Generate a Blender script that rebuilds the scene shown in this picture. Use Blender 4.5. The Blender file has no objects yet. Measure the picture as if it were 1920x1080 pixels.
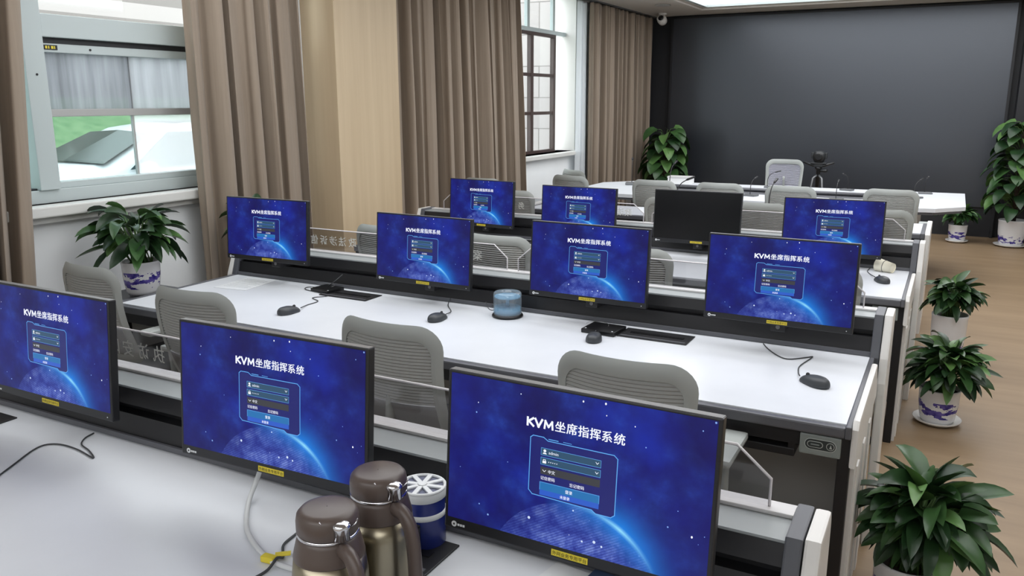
import bpy, bmesh, math, random
from math import sin, cos, pi, radians, sqrt, exp
from mathutils import Vector, Matrix, Euler
scn = bpy.context.scene
COL = scn.collection

# ------------------------------------------------------------------ camera, world, exposure
cam_d = bpy.data.cameras.new('camera')
cam_d.sensor_fit = 'HORIZONTAL'; cam_d.sensor_width = 36.0
cam_d.lens = 36.0 * 1535.4 / 1920.0
cam_d.clip_start = 0.05; cam_d.clip_end = 200
cam = bpy.data.objects.new('camera', cam_d); COL.objects.link(cam)
def cam_axes(yaw, pitch, roll):
    cy, sy, cp, sp = cos(yaw), sin(yaw), cos(pitch), sin(pitch)
    f = Vector((-sy*cp, cy*cp, -sp)); r = Vector((cy, sy, 0)); d = f.cross(r)
    cr, sr = cos(roll), sin(roll)
    return cr*r + sr*d, -sr*r + cr*d, f
_r, _d, _f = cam_axes(radians(28.0016), radians(12.8127), radians(0.0811))
_m = Matrix((( _r.x, -_d.x, -_f.x, 0), (_r.y, -_d.y, -_f.y, 0), (_r.z, -_d.z, -_f.z, 1.69), (0, 0, 0, 1)))
cam.matrix_world = _m
scn.camera = cam

world = bpy.data.worlds.new('overcast_sky'); scn.world = world
world.use_nodes = True
_bg = world.node_tree.nodes['Background']
_bg.inputs[0].default_value = (0.93, 0.97, 1.0, 1); _bg.inputs[1].default_value = 5.0

scn.view_settings.view_transform = 'Standard'
scn.view_settings.look = 'None'
scn.view_settings.exposure = 0.0
scn.view_settings.gamma = 1.0
scn.view_settings.use_curve_mapping = False
CEIL_LIGHT = (2.7, 2.8, 2.9)      # far ceiling light, unseen middle light, added rear fill

# ------------------------------------------------------------------ materials
def lin(c):
    return tuple(((v/255.0)/12.92 if v/255.0 <= .04045 else (((v/255.0)+.055)/1.055)**2.4) for v in c)
def mat(name, rgb, rough=.5, metal=0.0, spec=.5, emit=None, estr=0.0, alpha=None):
    m = bpy.data.materials.new(name); m.use_nodes = True
    b = m.node_tree.nodes['Principled BSDF']
    b.inputs['Base Color'].default_value = (*lin(rgb), 1)
    b.inputs['Roughness'].default_value = rough
    b.inputs['Metallic'].default_value = metal
    b.inputs['Specular IOR Level'].default_value = spec
    if emit is not None:
        b.inputs['Emission Color'].default_value = (*lin(emit), 1); b.inputs['Emission Strength'].default_value = estr
    return m
class NT:
    """small helper to write node trees"""
    def __init__(s, m): s.t = m.node_tree; s.b = s.t.nodes.get('Principled BSDF')
    def n(s, typ, **kw):
        q = s.t.nodes.new(typ)
        for k, v in kw.items(): setattr(q, k, v)
        return q
    def l(s, a, b): s.t.links.new(a, b)
    def math(s, op, a, b=None, c=None, clamp=False):
        q = s.n('ShaderNodeMath', operation=op, use_clamp=clamp)
        for i, v in enumerate((a, b, c)):
            if v is None: continue
            if isinstance(v, (int, float)): q.inputs[i].default_value = v
            else: s.l(v, q.inputs[i])
        return q.outputs[0]
    def mix(s, fac, a, b, blend='MIX'):
        q = s.n('ShaderNodeMix', data_type='RGBA', blend_type=blend)
        for sock, v in ((q.inputs[0], fac), (q.inputs[6], a), (q.inputs[7], b)):
            if isinstance(v, (int, float)): sock.default_value = v
            elif isinstance(v, tuple): sock.default_value = v if len(v) == 4 else (*v, 1)
            else: s.l(v, sock)
        return q.outputs[2]
    def noise(s, vec, scale, detail=3, rough=.5):
        q = s.n('ShaderNodeTexNoise'); q.inputs['Scale'].default_value = scale
        q.inputs['Detail'].default_value = detail; q.inputs['Roughness'].default_value = rough
        if vec is not None: s.l(vec, q.inputs['Vector'])
        return q.outputs[0]
    def coord(s, which='Object', scale=(1, 1, 1)):
        q = s.n('ShaderNodeTexCoord'); mp = s.n('ShaderNodeMapping'); mp.inputs['Scale'].default_value = scale
        s.l(q.outputs[which], mp.inputs[0]); return mp.outputs[0]
    def ramp(s, fac, stops):
        q = s.n('ShaderNodeValToRGB'); e = q.color_ramp.elements
        while len(e) < len(stops): e.new(.5)
        for el, (p, c) in zip(e, stops): el.position = p; el.color = (*c, 1)
        s.l(fac, q.inputs[0]); return q.outputs[0]
    def bump(s, h, strength=.2, dist=.01):
        q = s.n('ShaderNodeBump'); q.inputs['Strength'].default_value = strength; q.inputs['Distance'].default_value = dist
        s.l(h, q.inputs['Height']); s.l(q.outputs[0], s.b.inputs['Normal'])
def grain(name, a, b, rough, scale, bump=0.0, detail=4, spec=.5, dist=.01):
    m = mat(name, a, rough, spec=spec); t = NT(m)
    v = t.coord('Object', scale); f = t.noise(v, 1.0, detail)
    t.l(t.ramp(f, ((.3, lin(a)), (.7, lin(b)))), t.b.inputs['Base Color'])
    if bump: t.bump(f, bump, dist)
    return m

M = {}
M['desk_white'] = grain('white desk laminate', (214, 217, 222), (218, 221, 226), .38, (6, 6, 6))
M['trim'] = mat('dark grey edge band', (92, 93, 98), .4)
M['panel_white'] = mat('white end panel lacquer', (226, 224, 220), .35)
M['black'] = mat('black metal', (26, 26, 29), .45)
M['blackglossy'] = mat('black plastic', (20, 20, 22), .28)
M['post'] = mat('anthracite post', (84, 86, 92), .42)
M['railtop'] = mat('grey riser top', (150, 155, 156), .4)
M['rail'] = mat('pale rail', (214, 212, 212), .35)
M['grey_panel'] = mat('grey under desk panel', (172, 172, 170), .5)
M['ctrl'] = mat('grey control plate', (140, 148, 145), .4)
M['ctrl_dark'] = mat('dark control inset', (52, 58, 58), .35)
M['ctrl_line'] = mat('pale control outline', (190, 196, 192), .4)
M['chair_frame'] = mat('warm grey chair plastic', (166, 170, 167), .5)
M['chair_mesh'] = mat('grey chair mesh', (170, 171, 168), .8)
M['chair_pale'] = mat('pale blue grey chair mesh', (168, 168, 178), .8)
M['chair_pad'] = mat('grey chair cushion', (132, 132, 132), .85)
M['chair_metal'] = mat('chair metal', (150, 150, 150), .35, .8)
M['bezel'] = mat('monitor bezel', (30, 31, 34), .35)
M['shell_dark'] = mat('dark monitor back', (60, 60, 64), .4)
M['bezel_top'] = mat('lit monitor edge and fittings grey', (118, 117, 117), .4)  # paler than the bezel to stand for light on its top; also fittings
M['screen_off'] = mat('switched off screen', (12, 13, 15), .22)
M['sticker'] = mat('yellow sticker', (226, 206, 60), .5)
M['ink'] = mat('dark print', (58, 52, 20), .6)
M['white_mark'] = mat('white print', (225, 228, 230), .5)
M['mouse'] = mat('dark grey mouse', (56, 59, 62), .45)
M['cable'] = mat('dark cable', (58, 60, 62), .5)
M['white_cable'] = mat('white cable', (206, 208, 208), .45)
M['paper'] = mat('white paper', (226, 228, 230), .7)
M['blue_cover'] = mat('slate blue cover', (58, 78, 112), .45)
M['plaster'] = grain('white painted wall', (240, 243, 244), (244, 247, 248), .75, (3, 3, 3))
M['sill'] = mat('white sill stone', (214, 214, 210), .4)
M['frame_white'] = mat('white window frame', (186, 196, 196), .4)
M['frame_dark'] = mat('dark window gasket', (48, 50, 54), .5)
M['frame_brown'] = mat('dark brown steel frame', (72, 56, 52), .45)
M['ceiling'] = mat('ceiling paint', (196, 190, 182), .8)
for _k, _n in enumerate(('led_far', 'led_middle', 'led_rear_fill')): M[_n] = mat('ceiling light diffuser '+_n[4:], (255, 255, 255), .6, emit=(250, 252, 255), estr=CEIL_LIGHT[_k])
M['wall_black'] = grain('black wall', (28, 29, 33), (33, 34, 38), .5, (1.2, 1.2, 1.2))
M['video'] = mat('matt black video wall', (30, 32, 38), .34, spec=.5); M['video'].node_tree.nodes['Principled BSDF'].inputs['IOR'].default_value = 2.0; M['video'].node_tree.nodes['Principled BSDF'].inputs['Specular Tint'].default_value = (.84, .9, 1.0, 1)
M['dark_metal'] = mat('dark tripod metal', (40, 42, 44), .4)
M['grey_metal'] = mat('grey metal', (120, 122, 124), .35, .6)
M['chrome'] = mat('chrome', (225, 225, 228), .12, 1.0)
M['champagne'] = mat('champagne steel', (158, 150, 130), .3, 1.0)
M['brown'] = mat('brown plastic', (88, 76, 70), .38)
M['navy'] = mat('navy blue tin', (34, 46, 116), .3)
M['soil'] = mat('dark soil', (46, 36, 28), .9)
M['stem'] = mat('plant stem', (74, 104, 52), .6)
M['cream'] = mat('cream paper cup', (238, 233, 214), .6)
M['car_white'] = mat('white car paint', (238, 240, 242), .2)
M['car_glass'] = mat('dark car glass', (44, 62, 56), .1)
M['tyre'] = mat('black tyre', (24, 24, 24), .7)
M['asphalt'] = mat('pale concrete paving', (196, 196, 194), .8)
M['grass'] = grain('mown grass', (88, 128, 84), (120, 152, 108), .9, (4, 4, 4))
M['stone_grey'] = mat('grey outdoor wall', (150, 152, 158), .8)
M['card'] = mat('white name card', (236, 236, 236), .6)

def wood(name, a, b, scale):
    m = mat(name, a, .5); t = NT(m)
    v = t.coord('Object', scale); f = t.noise(v, 1.0, 5, .6)
    t.l(t.ramp(f, ((.32, lin(a)), (.68, lin(b)))), t.b.inputs['Base Color'])
    t.bump(f, .05, .002)
    return m
M['oak'] = wood('pale oak panel', (192, 171, 140), (203, 183, 152), (14, 14, .5))
def floor_mat():
    m = mat('tan vinyl floor', (150, 126, 98), .5); t = NT(m)
    v = t.coord('Object', (.8, 7, 1)); f = t.noise(v, 1.0, 5, .6)
    t.l(t.ramp(f, ((.3, lin((132, 110, 84))), (.7, lin((150, 127, 99))))), t.b.inputs['Base Color'])
    return m
M['floor'] = floor_mat()
def curtain_mat():
    m = mat('taupe curtain cloth', (142, 124, 110), .85, spec=.25); t = NT(m)
    v = t.coord('Object', (60, 60, 2)); f = t.noise(v, 1.0, 3)
    t.l(t.ramp(f, ((.3, lin((141, 127, 112))), (.7, lin((149, 135, 120))))), t.b.inputs['Base Color'])
    t.b.inputs['Sheen Weight'].default_value = .15
    return m
M['curtain'] = curtain_mat()
def sheer_mat():
    m = bpy.data.materials.new('white sheer'); m.use_nodes = True; t = NT(m)
    b = t.b; b.inputs['Base Color'].default_value = (.85, .87, .88, 1); b.inputs['Roughness'].default_value = .8
    b.inputs['Transmission Weight'].default_value = .0
    tr = t.n('ShaderNodeBsdfTranslucent'); tr.inputs[0].default_value = (.85, .88, .9, 1)
    mx = t.n('ShaderNodeMixShader'); mx.inputs[0].default_value = .5
    out = t.t.nodes['Material Output']
    t.l(b.outputs[0], mx.inputs[1]); t.l(tr.outputs[0], mx.inputs[2]); t.l(mx.outputs[0], out.inputs[0])
    return m
M['sheer'] = sheer_mat()
def glass_mat(name, tint, refl=.06, frost=0.0, streak=False):
    m = bpy.data.materials.new(name); m.use_nodes = True; t = NT(m)
    t.t.nodes.remove(t.b)
    out = t.t.nodes['Material Output']
    tr = t.n('ShaderNodeBsdfTransparent'); tr.inputs[0].default_value = (*tint, 1)
    gl = t.n('ShaderNodeBsdfGlossy'); gl.inputs['Roughness'].default_value = .03
    mx = t.n('ShaderNodeMixShader'); mx.inputs[0].default_value = refl
    t.l(tr.outputs[0], mx.inputs[1]); t.l(gl.outputs[0], mx.inputs[2])
    last = mx.outputs[0]
    if frost:
        df = t.n('ShaderNodeBsdfTranslucent'); df.inputs[0].default_value = (.8, .83, .85, 1)
        d2 = t.n('ShaderNodeBsdfDiffuse'); d2.inputs[0].default_value = (.55, .57, .6, 1)
        a = t.n('ShaderNodeMixShader'); a.inputs[0].default_value = .45
        t.l(df.outputs[0], a.inputs[1]); t.l(d2.outputs[0], a.inputs[2])
        m2 = t.n('ShaderNodeMixShader'); m2.inputs[0].default_value = frost
        if streak:
            f = t.noise(t.coord('Object', (1, 16, 1.2)), 1.0, 3)
            t.l(t.math('MULTIPLY_ADD', f, .7, frost-.35, clamp=True), m2.inputs[0])
        t.l(last, m2.inputs[1]); t.l(a.outputs[0], m2.inputs[2]); last = m2.outputs[0]
    t.l(last, out.inputs[0])
    return m
M['glass'] = glass_mat('clear window glass', (.93, .96, .96))
M['glass_tint'] = glass_mat('tinted window glass', (.62, .68, .68))
M['glass_film'] = glass_mat('grey streaked film', (.4, .42, .45), .05, .55, True)
M['glass_film_dark'] = glass_mat('dark grey streaked film', (.3, .32, .35), .05, .35, True)
M['glass_white'] = glass_mat('frosted white pane', (.95, .97, .97), .03, .6)
M['acrylic'] = glass_mat('clear acrylic', (.84, .84, .85), .05)
M['acrylic_edge'] = mat('bright acrylic edge', (222, 218, 220), .3)
M['etch'] = mat('frosted lettering', (214, 214, 208), .6)
M['clear_plastic'] = glass_mat('clear blue plastic', (.66, .8, .88), .12, .25)
M['disc'] = mat('pale blue discs', (150, 190, 214), .25)
def leaf_mat(name, a, b):
    m = mat(name, a, .36, spec=.45); t = NT(m)
    f = t.noise(t.coord('Object', (9, 9, 9)), 1.0, 2)
    t.l(t.ramp(f, ((.3, lin(a)), (.7, lin(b)))), t.b.inputs['Base Color'])
    return m
M['leafA'] = leaf_mat('dark green leaf', (26, 50, 28), (40, 68, 36))
M['leafB'] = leaf_mat('mid green leaf', (40, 70, 36), (60, 92, 48))
M['leafC'] = leaf_mat('light green leaf', (72, 108, 56), (98, 134, 74))
def pot_mat():
    m = mat('white glazed pot with blue brushwork', (222, 222, 224), .22); t = NT(m)
    q = t.n('ShaderNodeTexCoord'); s = t.n('ShaderNodeSeparateXYZ'); t.l(q.outputs['Object'], s.inputs[0])
    f = t.noise(t.coord('Object', (14, 14, 26)), 1.0, 4, .6)
    z = s.outputs[2]
    band = t.math('MULTIPLY', t.math('GREATER_THAN', z, .045), t.math('LESS_THAN', z, .135))
    dz = t.math('ABSOLUTE', t.math('SUBTRACT', z, .09))
    th = t.math('MULTIPLY_ADD', dz, 1.6, .47)
    k = t.math('MULTIPLY', t.math('GREATER_THAN', f, th), band)
    blue = t.ramp(t.noise(t.coord('Object', (40, 40, 40)), 1.0, 2), ((.35, lin((44, 36, 120))), (.7, lin((104, 92, 170)))))
    t.l(t.mix(k, (*lin((222, 222, 224)), 1), blue), t.b.inputs['Base Color'])
    return m
M['pot'] = pot_mat()
def wing_mat():
    m = mat('pale stone cladding', (222, 216, 212), .7); t = NT(m)
    q = t.n('ShaderNodeTexBrick'); t.l(t.coord('Object', (1, 1, 1)), q.inputs[0])
    mp = q.inputs[0].links[0].from_node; mp.inputs['Rotation'].default_value = (radians(90), 0, 0)
    q.inputs['Color1'].default_value = (*lin((168, 160, 157)), 1); q.inputs['Color2'].default_value = (*lin((156, 148, 146)), 1)
    q.inputs['Mortar'].default_value = (*lin((120, 113, 110)), 1); q.inputs['Scale'].default_value = 1.0
    q.inputs['Mortar Size'].default_value = .008; q.inputs['Brick Width'].default_value = .9; q.inputs['Row Height'].default_value = .45
    t.l(q.outputs[0], t.b.inputs['Base Color'])
    return m
M['wing'] = wing_mat()

def screen_mat():
    """login wallpaper: deep blue sky with stars, haze and a lit planet limb (screens give off their own light)"""
    m = bpy.data.materials.new('login screen wallpaper'); m.use_nodes = True; t = NT(m)
    b = t.b; b.inputs['Base Color'].default_value = (.003, .003, .005, 1); b.inputs['Roughness'].default_value = .3; b.inputs['Specular IOR Level'].default_value = .2
    uv = t.n('ShaderNodeTexCoord').outputs['UV']
    sp = t.n('ShaderNodeSeparateXYZ'); t.l(uv, sp.inputs[0])
    x = t.math('MULTIPLY', sp.outputs[0], .54); y = t.math('MULTIPLY', sp.outputs[1], .325)
    cb = t.n('ShaderNodeCombineXYZ'); t.l(x, cb.inputs[0]); t.l(y, cb.inputs[1]); P = cb.outputs[0]
    base = t.ramp(t.noise(P, 5.5, 4, .55), ((.34, lin((24, 20, 84))), (.52, lin((24, 25, 112))), (.70, lin((26, 42, 152)))))
    haze = t.math('POWER', t.noise(P, 13, 5, .6), 5.0)
    base = t.mix(t.math('MULTIPLY', haze, 1.6, clamp=True), base, (*lin((60, 110, 230)), 1))
    # darker at the left and right edges of the artwork
    ex = t.math('ABSOLUTE', t.math('SUBTRACT', sp.outputs[0], .5))
    base = t.mix(t.math('MULTIPLY', t.math('SUBTRACT', ex, .3, clamp=True), 2.2, clamp=True), base, (*lin((26, 20, 84)), 1))
    def dots(scale, thr, bright):
        v = t.n('ShaderNodeTexVoronoi'); v.inputs['Scale'].default_value = scale; t.l(P, v.inputs['Vector'])
        rnd = t.n('ShaderNodeSeparateXYZ'); t.l(v.outputs['Color'], rnd.inputs[0])
        near = t.math('LESS_THAN', v.outputs['Distance'], t.math('MULTIPLY', rnd.outputs[0], .17))
        return t.math('MULTIPLY', t.math('MULTIPLY', near, t.math('GREATER_THAN', rnd.outputs[1], thr)), bright)
    base = t.mix(dots(60, .86, .75), base, (*lin((150, 190, 255)), 1))
    # planet
    dx = t.math('SUBTRACT', x, .2826); dy = t.math('SUBTRACT', y, -.0688)
    r = t.math('SQRT', t.math('ADD', t.math('MULTIPLY', dx, dx), t.math('MULTIPLY', dy, dy)))
    inside = t.math('LESS_THAN', r, .180)
    land = t.ramp(t.noise(P, 40, 4, .65), ((.35, lin((44, 54, 142))), (.52, lin((74, 94, 184))), (.68, lin((118, 140, 216)))))
    w = t.n('ShaderNodeTexWave'); w.inputs['Scale'].default_value = 95; w.bands_direction = 'DIAGONAL'
    rot = t.n('ShaderNodeMapping'); t.l(P, rot.inputs[0]); rot.inputs['Rotation'].default_value = (0, 0, radians(-75)); t.l(rot.outputs[0], w.inputs['Vector'])
    land = t.mix(t.math('MULTIPLY', w.outputs[1], .6), land, (*lin((30, 40, 130)), 1))
    edge = t.math('MULTIPLY', t.math('SUBTRACT', .182, r, clamp=True), 14, clamp=True)     # the artwork's globe fades out towards its dark side
    side = t.math('MULTIPLY_ADD', dx, 3.2, .62, clamp=True)
    base = t.mix(t.math('MULTIPLY', inside, t.math('MULTIPLY_ADD', edge, .55, t.math('MULTIPLY_ADD', side, .3, .3), clamp=True)), base, land)
    base = t.mix(t.math('MULTIPLY', inside, dots(52, .12, 1.0)), base, (*lin((210, 226, 255)), 1))
    out_r = t.math('SUBTRACT', r, .180, clamp=True)
    # limb glow, strongest to the upper right
    ang = t.math('ARCTAN2', dy, dx)
    da = t.math('ABSOLUTE', t.math('SUBTRACT', ang, radians(60)))
    aw = t.math('SUBTRACT', 1.0, t.math('MULTIPLY', da, 1.15), clamp=True)
    gap = t.math('ABSOLUTE', t.math('SUBTRACT', r, .180))
    halo = t.math('MULTIPLY', t.math('POWER', t.math('SUBTRACT', 1.0, t.math('MULTIPLY', gap, 16), clamp=True), 2.2), aw)
    wide = t.math('MULTIPLY', t.math('POWER', t.math('SUBTRACT', 1.0, t.math('MULTIPLY', out_r, 9), clamp=True), 2.0), t.math('MULTIPLY', t.math('GREATER_THAN', r, .18), aw))
    base = t.mix(t.math('MULTIPLY', wide, .55), base, (*lin((30, 96, 214)), 1))
    base = t.mix(t.math('MULTIPLY', halo, .95), base, (*lin((30, 140, 236)), 1))
    core = t.math('MULTIPLY', t.math('POWER', t.math('SUBTRACT', 1.0, t.math('MULTIPLY', gap, 130), clamp=True), 1.5), t.math('POWER', aw, 3.0))
    base = t.mix(core, base, (*lin((150, 226, 255)), 1))
    t.l(base, b.inputs['Emission Color']); b.inputs['Emission Strength'].default_value = 1.0
    return m
M['screen'] = screen_mat()
def glow(name, rgb, s=1.0):
    return mat(name, (4, 4, 6), .3, emit=rgb, estr=s)
M['ui_white'] = glow('screen white lettering', (236, 240, 252), 1.1)
M['ui_line'] = glow('screen light blue outline', (96, 170, 240), 1.0)
M['ui_panel'] = glow('screen panel navy', (27, 32, 108), 1.0)
M['ui_field'] = glow('screen teal field', (46, 80, 108), 1.0)
M['ui_olive'] = glow('screen olive field', (58, 60, 66), 1.0)
M['ui_button'] = glow('screen blue button', (34, 112, 176), 1.0)
M['ui_button2'] = glow('screen deep blue bar', (44, 92, 198), 1.0)

# ------------------------------------------------------------------ mesh builder
class MB:
    def __init__(s, *mats): s.bm = bmesh.new(); s.mats = list(mats); s.uvl = None
    def mi(s, m):
        if m is None: return 0
        m = M[m] if isinstance(m, str) else m
        if m not in s.mats: s.mats.append(m)
        return s.mats.index(m)
    def verts(s, pts): return [s.bm.verts.new(p) for p in pts]
    def face(s, vs, m=None, smooth=False):
        try: f = s.bm.faces.new(vs)
        except ValueError: return None
        f.material_index = s.mi(m); f.smooth = smooth; return f
    def box(s, a, b, m=None, bev=0.0, xf=None):
        x0, y0, z0 = a; x1, y1, z1 = b
        c = [(x, y, z) for x in (x0, x1) for y in (y0, y1) for z in (z0, z1)]
        if xf is not None: c = [xf @ Vector(p) for p in c]
        v = s.verts(c)
        fs = [s.face([v[i] for i in q], m) for q in ((0, 1, 3, 2), (4, 6, 7, 5), (0, 4, 5, 1), (2, 3, 7, 6), (0, 2, 6, 4), (1, 5, 7, 3))]
        if bev:
            es = list({e for f in fs for e in f.edges})
            r = bmesh.ops.bevel(s.bm, geom=es, offset=bev, segments=2, profile=.6, affect='EDGES')
            k = s.mi(m)
            for f in r['faces']: f.material_index = k
        return s
    def ring(s, pts): return s.verts(pts)
    def bridge(s, a, b, m=None, smooth=True, closed=True):
        n = len(a)
        for i in range(n if closed else n-1):
            s.face([a[i], a[(i+1) % n], b[(i+1) % n], b[i]], m, smooth)
    def tube(s, pts, rad, m=None, seg=8, cap=True, flat=None, closed=False):
        pts = [Vector(p) for p in pts]; n = len(pts); rings = []
        up = None
        for i, p in enumerate(pts):
            if closed: d = pts[(i+1) % n] - pts[i-1]
            else: d = pts[min(i+1, n-1)] - pts[max(i-1, 0)]
            if d.length < 1e-9: d = Vector((0, 0, 1))
            d.normalize()
            if up is None:
                up = Vector((0, 0, 1)) if abs(d.z) < .9 else Vector((1, 0, 0))
            sd = d.cross(up)
            if sd.length < 1e-6: sd = d.cross(Vector((0, 1, 0)))
            sd.normalize(); up = sd.cross(d).normalized()
            r = rad[i] if isinstance(rad, (list, tuple)) else rad
            ra, rb = (r, r) if flat is None else (r, r*flat)
            rings.append(s.verts([p + sd*ra*cos(2*pi*k/seg) + up*rb*sin(2*pi*k/seg) for k in range(seg)]))
        for i in range(n-1): s.bridge(rings[i], rings[i+1], m)
        if closed: s.bridge(rings[-1], rings[0], m)
        elif cap:
            s.face(rings[0][::-1], m); s.face(rings[-1], m)
        return s
    def lathe(s, prof, m=None, seg=32, c=(0, 0, 0), cap0=True, cap1=True, xf=None, scale=(1, 1)):
        rings = []
        for r, z in prof:
            pts = [Vector((c[0]+r*cos(2*pi*k/seg)*scale[0], c[1]+r*sin(2*pi*k/seg)*scale[1], c[2]+z)) for k in range(seg)]
            if xf is not None: pts = [xf @ p for p in pts]
            rings.append(s.verts(pts))
        for i in range(len(rings)-1): s.bridge(rings[i], rings[i+1], m)
        if cap0: s.face(rings[0][::-1], m)
        if cap1: s.face(rings[-1], m)
        return s
    def prism(s, poly, lo, hi, axis='x', m=None, bev=0.0, f=None):
        """poly is a list of 2D points; axis x: (y, z), y: (x, z), z: (x, y)"""
        def P(p, t):
            q = {'x': (t, p[0], p[1]), 'y': (p[0], t, p[1]), 'z': (p[0], p[1], t)}[axis]
            return f(q) if f else q
        a = s.verts([P(p, lo) for p in poly]); b = s.verts([P(p, hi) for p in poly])
        fs = [s.face(a[::-1], m), s.face(b, m)]
        n = len(a)
        for i in range(n): fs.append(s.face([a[i], a[(i+1) % n], b[(i+1) % n], b[i]], m))
        if bev:
            es = [e for e in (fs[0].edges[:] + fs[1].edges[:])]
            r = bmesh.ops.bevel(s.bm, geom=es, offset=bev, segments=2, profile=.6, affect='EDGES')
            k = s.mi(m)
            for q in r['faces']: q.material_index = k
        return s
    def text(s, body, size, f, m=None, align='c'):
        """flat lettering; f maps (x, y) on the lettering plane to a point"""
        vs, fs, w, h0, h1 = text_geo(body)
        k = size; ox = {'c': -w/2, 'l': 0}[align]
        v = s.verts([f((p[0]+ox)*k, (p[1]-(h0+h1)/2)*k) for p in vs])
        for q in fs: s.face([v[i] for i in q], m)
        return s
    def build(s, name, parent=None, material=None, smooth_angle=None, recalc=True):
        if recalc: bmesh.ops.recalc_face_normals(s.bm, faces=s.bm.faces[:])
        me = bpy.data.meshes.new(name); s.bm.to_mesh(me); s.bm.free()
        ms = s.mats or [M['black']]
        for q in ms: me.materials.append(M[q] if isinstance(q, str) else q)
        if smooth_angle is not None:
            for p in me.polygons: p.use_smooth = True
            me.set_sharp_from_angle(angle=radians(smooth_angle))
        o = bpy.data.objects.new(name, me); COL.objects.link(o)
        if parent is not None: o.parent = parent
        return o
_text = {}
def text_geo(body):
    if body not in _text:
        c = bpy.data.curves.new('lettering', 'FONT'); c.body = body; c.resolution_u = 3
        c.offset = .006 if all(ord(q) > 255 for q in body) else .0
        o = bpy.data.objects.new('lettering', c); COL.objects.link(o)
        dg = bpy.context.evaluated_depsgraph_get(); dg.update()
        me = bpy.data.meshes.new_from_object(o.evaluated_get(dg))
        vs = [tuple(v.co) for v in me.vertices]; fs = [tuple(p.vertices) for p in me.polygons]
        xs = [v[0] for v in vs] or [0, 1]; ys = [v[1] for v in vs] or [0, 1]
        x0 = min(xs); vs = [(v[0]-x0, v[1]) for v in vs]
        _text[body] = (vs, fs, max(xs)-x0, min(ys), max(ys))
        bpy.data.objects.remove(o); bpy.data.curves.remove(c); bpy.data.meshes.remove(me)
    return _text[body]
def tag(o, label=None, cat=None, group=None, kind=None):
    if label: o['label'] = label
    if cat: o['category'] = cat
    if group: o['group'] = group
    if kind: o['kind'] = kind
    return o
def thing(name, label, cat, loc=(0, 0, 0), rz=0.0, group=None):
    o = bpy.data.objects.new(name, None); COL.objects.link(o)
    o.empty_display_size = .1
    o.location = loc; o.rotation_euler = (0, 0, rz)
    return tag(o, label, cat, group)
def dup(root, loc, rot, label, group=None, skip=()):
    r = root.copy(); COL.objects.link(r); r.location = loc; r.rotation_euler = rot if isinstance(rot, (tuple, list)) else (0, 0, rot)
    r['label'] = label
    if group: r['group'] = group
    for ch in list(root.children):
        if ch.name.split('.')[0] in skip: continue
        c = ch.copy(); COL.objects.link(c); c.parent = r
        for g in list(ch.children):
            d = g.copy(); COL.objects.link(d); d.parent = c
    return r
def struct(o): o['kind'] = 'structure'; return o
def smoothpath(pts, n=6):
    """Catmull-Rom through the points"""
    P = [Vector(p) for p in pts]; P = [P[0]*2-P[1]] + P + [P[-1]*2-P[-2]]
    out = []
    for i in range(1, len(P)-2):
        a, b, c, d = P[i-1:i+3]
        for k in range(n):
            t = k/n
            out.append(.5*((2*b)+(-a+c)*t+(2*a-5*b+4*c-d)*t*t+(-a+3*b-3*c+d)*t**3))
    out.append(P[-2]); return out

# ------------------------------------------------------------------ the room
XW, YF, YB, XR, ZC = -4.15, 11.98, -2.6, 3.2, 2.88
m = MB('floor'); m.box((XW-.3, YB-.2, -.1), (XR+.2, YF+.2, 0)); struct(m.build('floor'))
W1 = (2.0, 4.42, 1.17, 2.80); W2 = (7.3, 9.44, 1.10, 2.95)
m = MB('plaster')
x0, x1 = XW-.28, XW
ya = YB-.2
for (a, b, za, zb) in ((W1[0], W1[1], W1[2], W1[3]), (W2[0], W2[1], W2[2], W2[3])):
    m.box((x0, ya, 0), (x1, a, 3.3)); m.box((x0, a, 0), (x1, b, za)); m.box((x0, a, zb), (x1, b, 3.3)); ya = b
m.box((x0, ya, 0), (x1, YF+.2, 3.3)); struct(m.build('wall_left'))
m = MB('wall_black'); m.box((XW-.28, YF, 0), (XR+.2, YF+.2, 3.3)); struct(m.build('wall_far'))
m = MB('plaster'); m.box((XR, YB-.2, 0), (XR+.2, YF, 3.3)); struct(m.build('wall_right'))
m = MB('plaster'); m.box((XW, YB-.2, 0), (XR, YB, 3.3)); struct(m.build('wall_back'))
# ceiling with three light wells; the rear one holds an added fill light
wells = ((-3.06, 5.4, 1.6, 11.12), (-3.72, 1.9, 1.6, 4.4), (-3.06, -2.2, 1.6, -.4))  # middle well is unseen, placed and widened to brighten desks and left wall
m = MB('ceiling')
yy = YB
for (a, b, c, d) in sorted(wells, key=lambda w: w[1]):
    m.box((XW, yy, ZC), (XR, b, ZC+.12)); m.box((XW, b, ZC), (a, d, ZC+.12)); m.box((c, b, ZC), (XR, d, ZC+.12)); yy = d
m.box((XW, yy, ZC), (XR, YF, ZC+.12))
m.box((XW, YB, 3.15), (XR, YF, 3.25))
for (a, b, c, d) in wells:
    for p, q in (((a-.02, b, ZC+.12), (a, d, 3.16)), ((c, b, ZC+.12), (c+.02, d, 3.16)), ((a, b-.02, ZC+.12), (c, b, 3.16)), ((a, d, ZC+.12), (c, d+.02, 3.16))):
        m.box(p, q)
    # stepped rim on the underside
    for p, q in (((a-.12, b-.12, ZC-.02), (a-.04, d+.12, ZC)), ((c+.04, b-.12, ZC-.02), (c+.12, d+.12, ZC)), ((a-.04, b-.12, ZC-.02), (c+.04, b-.04, ZC)), ((a-.04, d+.04, ZC-.02), (c+.04, d+.12, ZC))):
        m.box(p, q)
struct(m.build('ceiling'))
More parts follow.
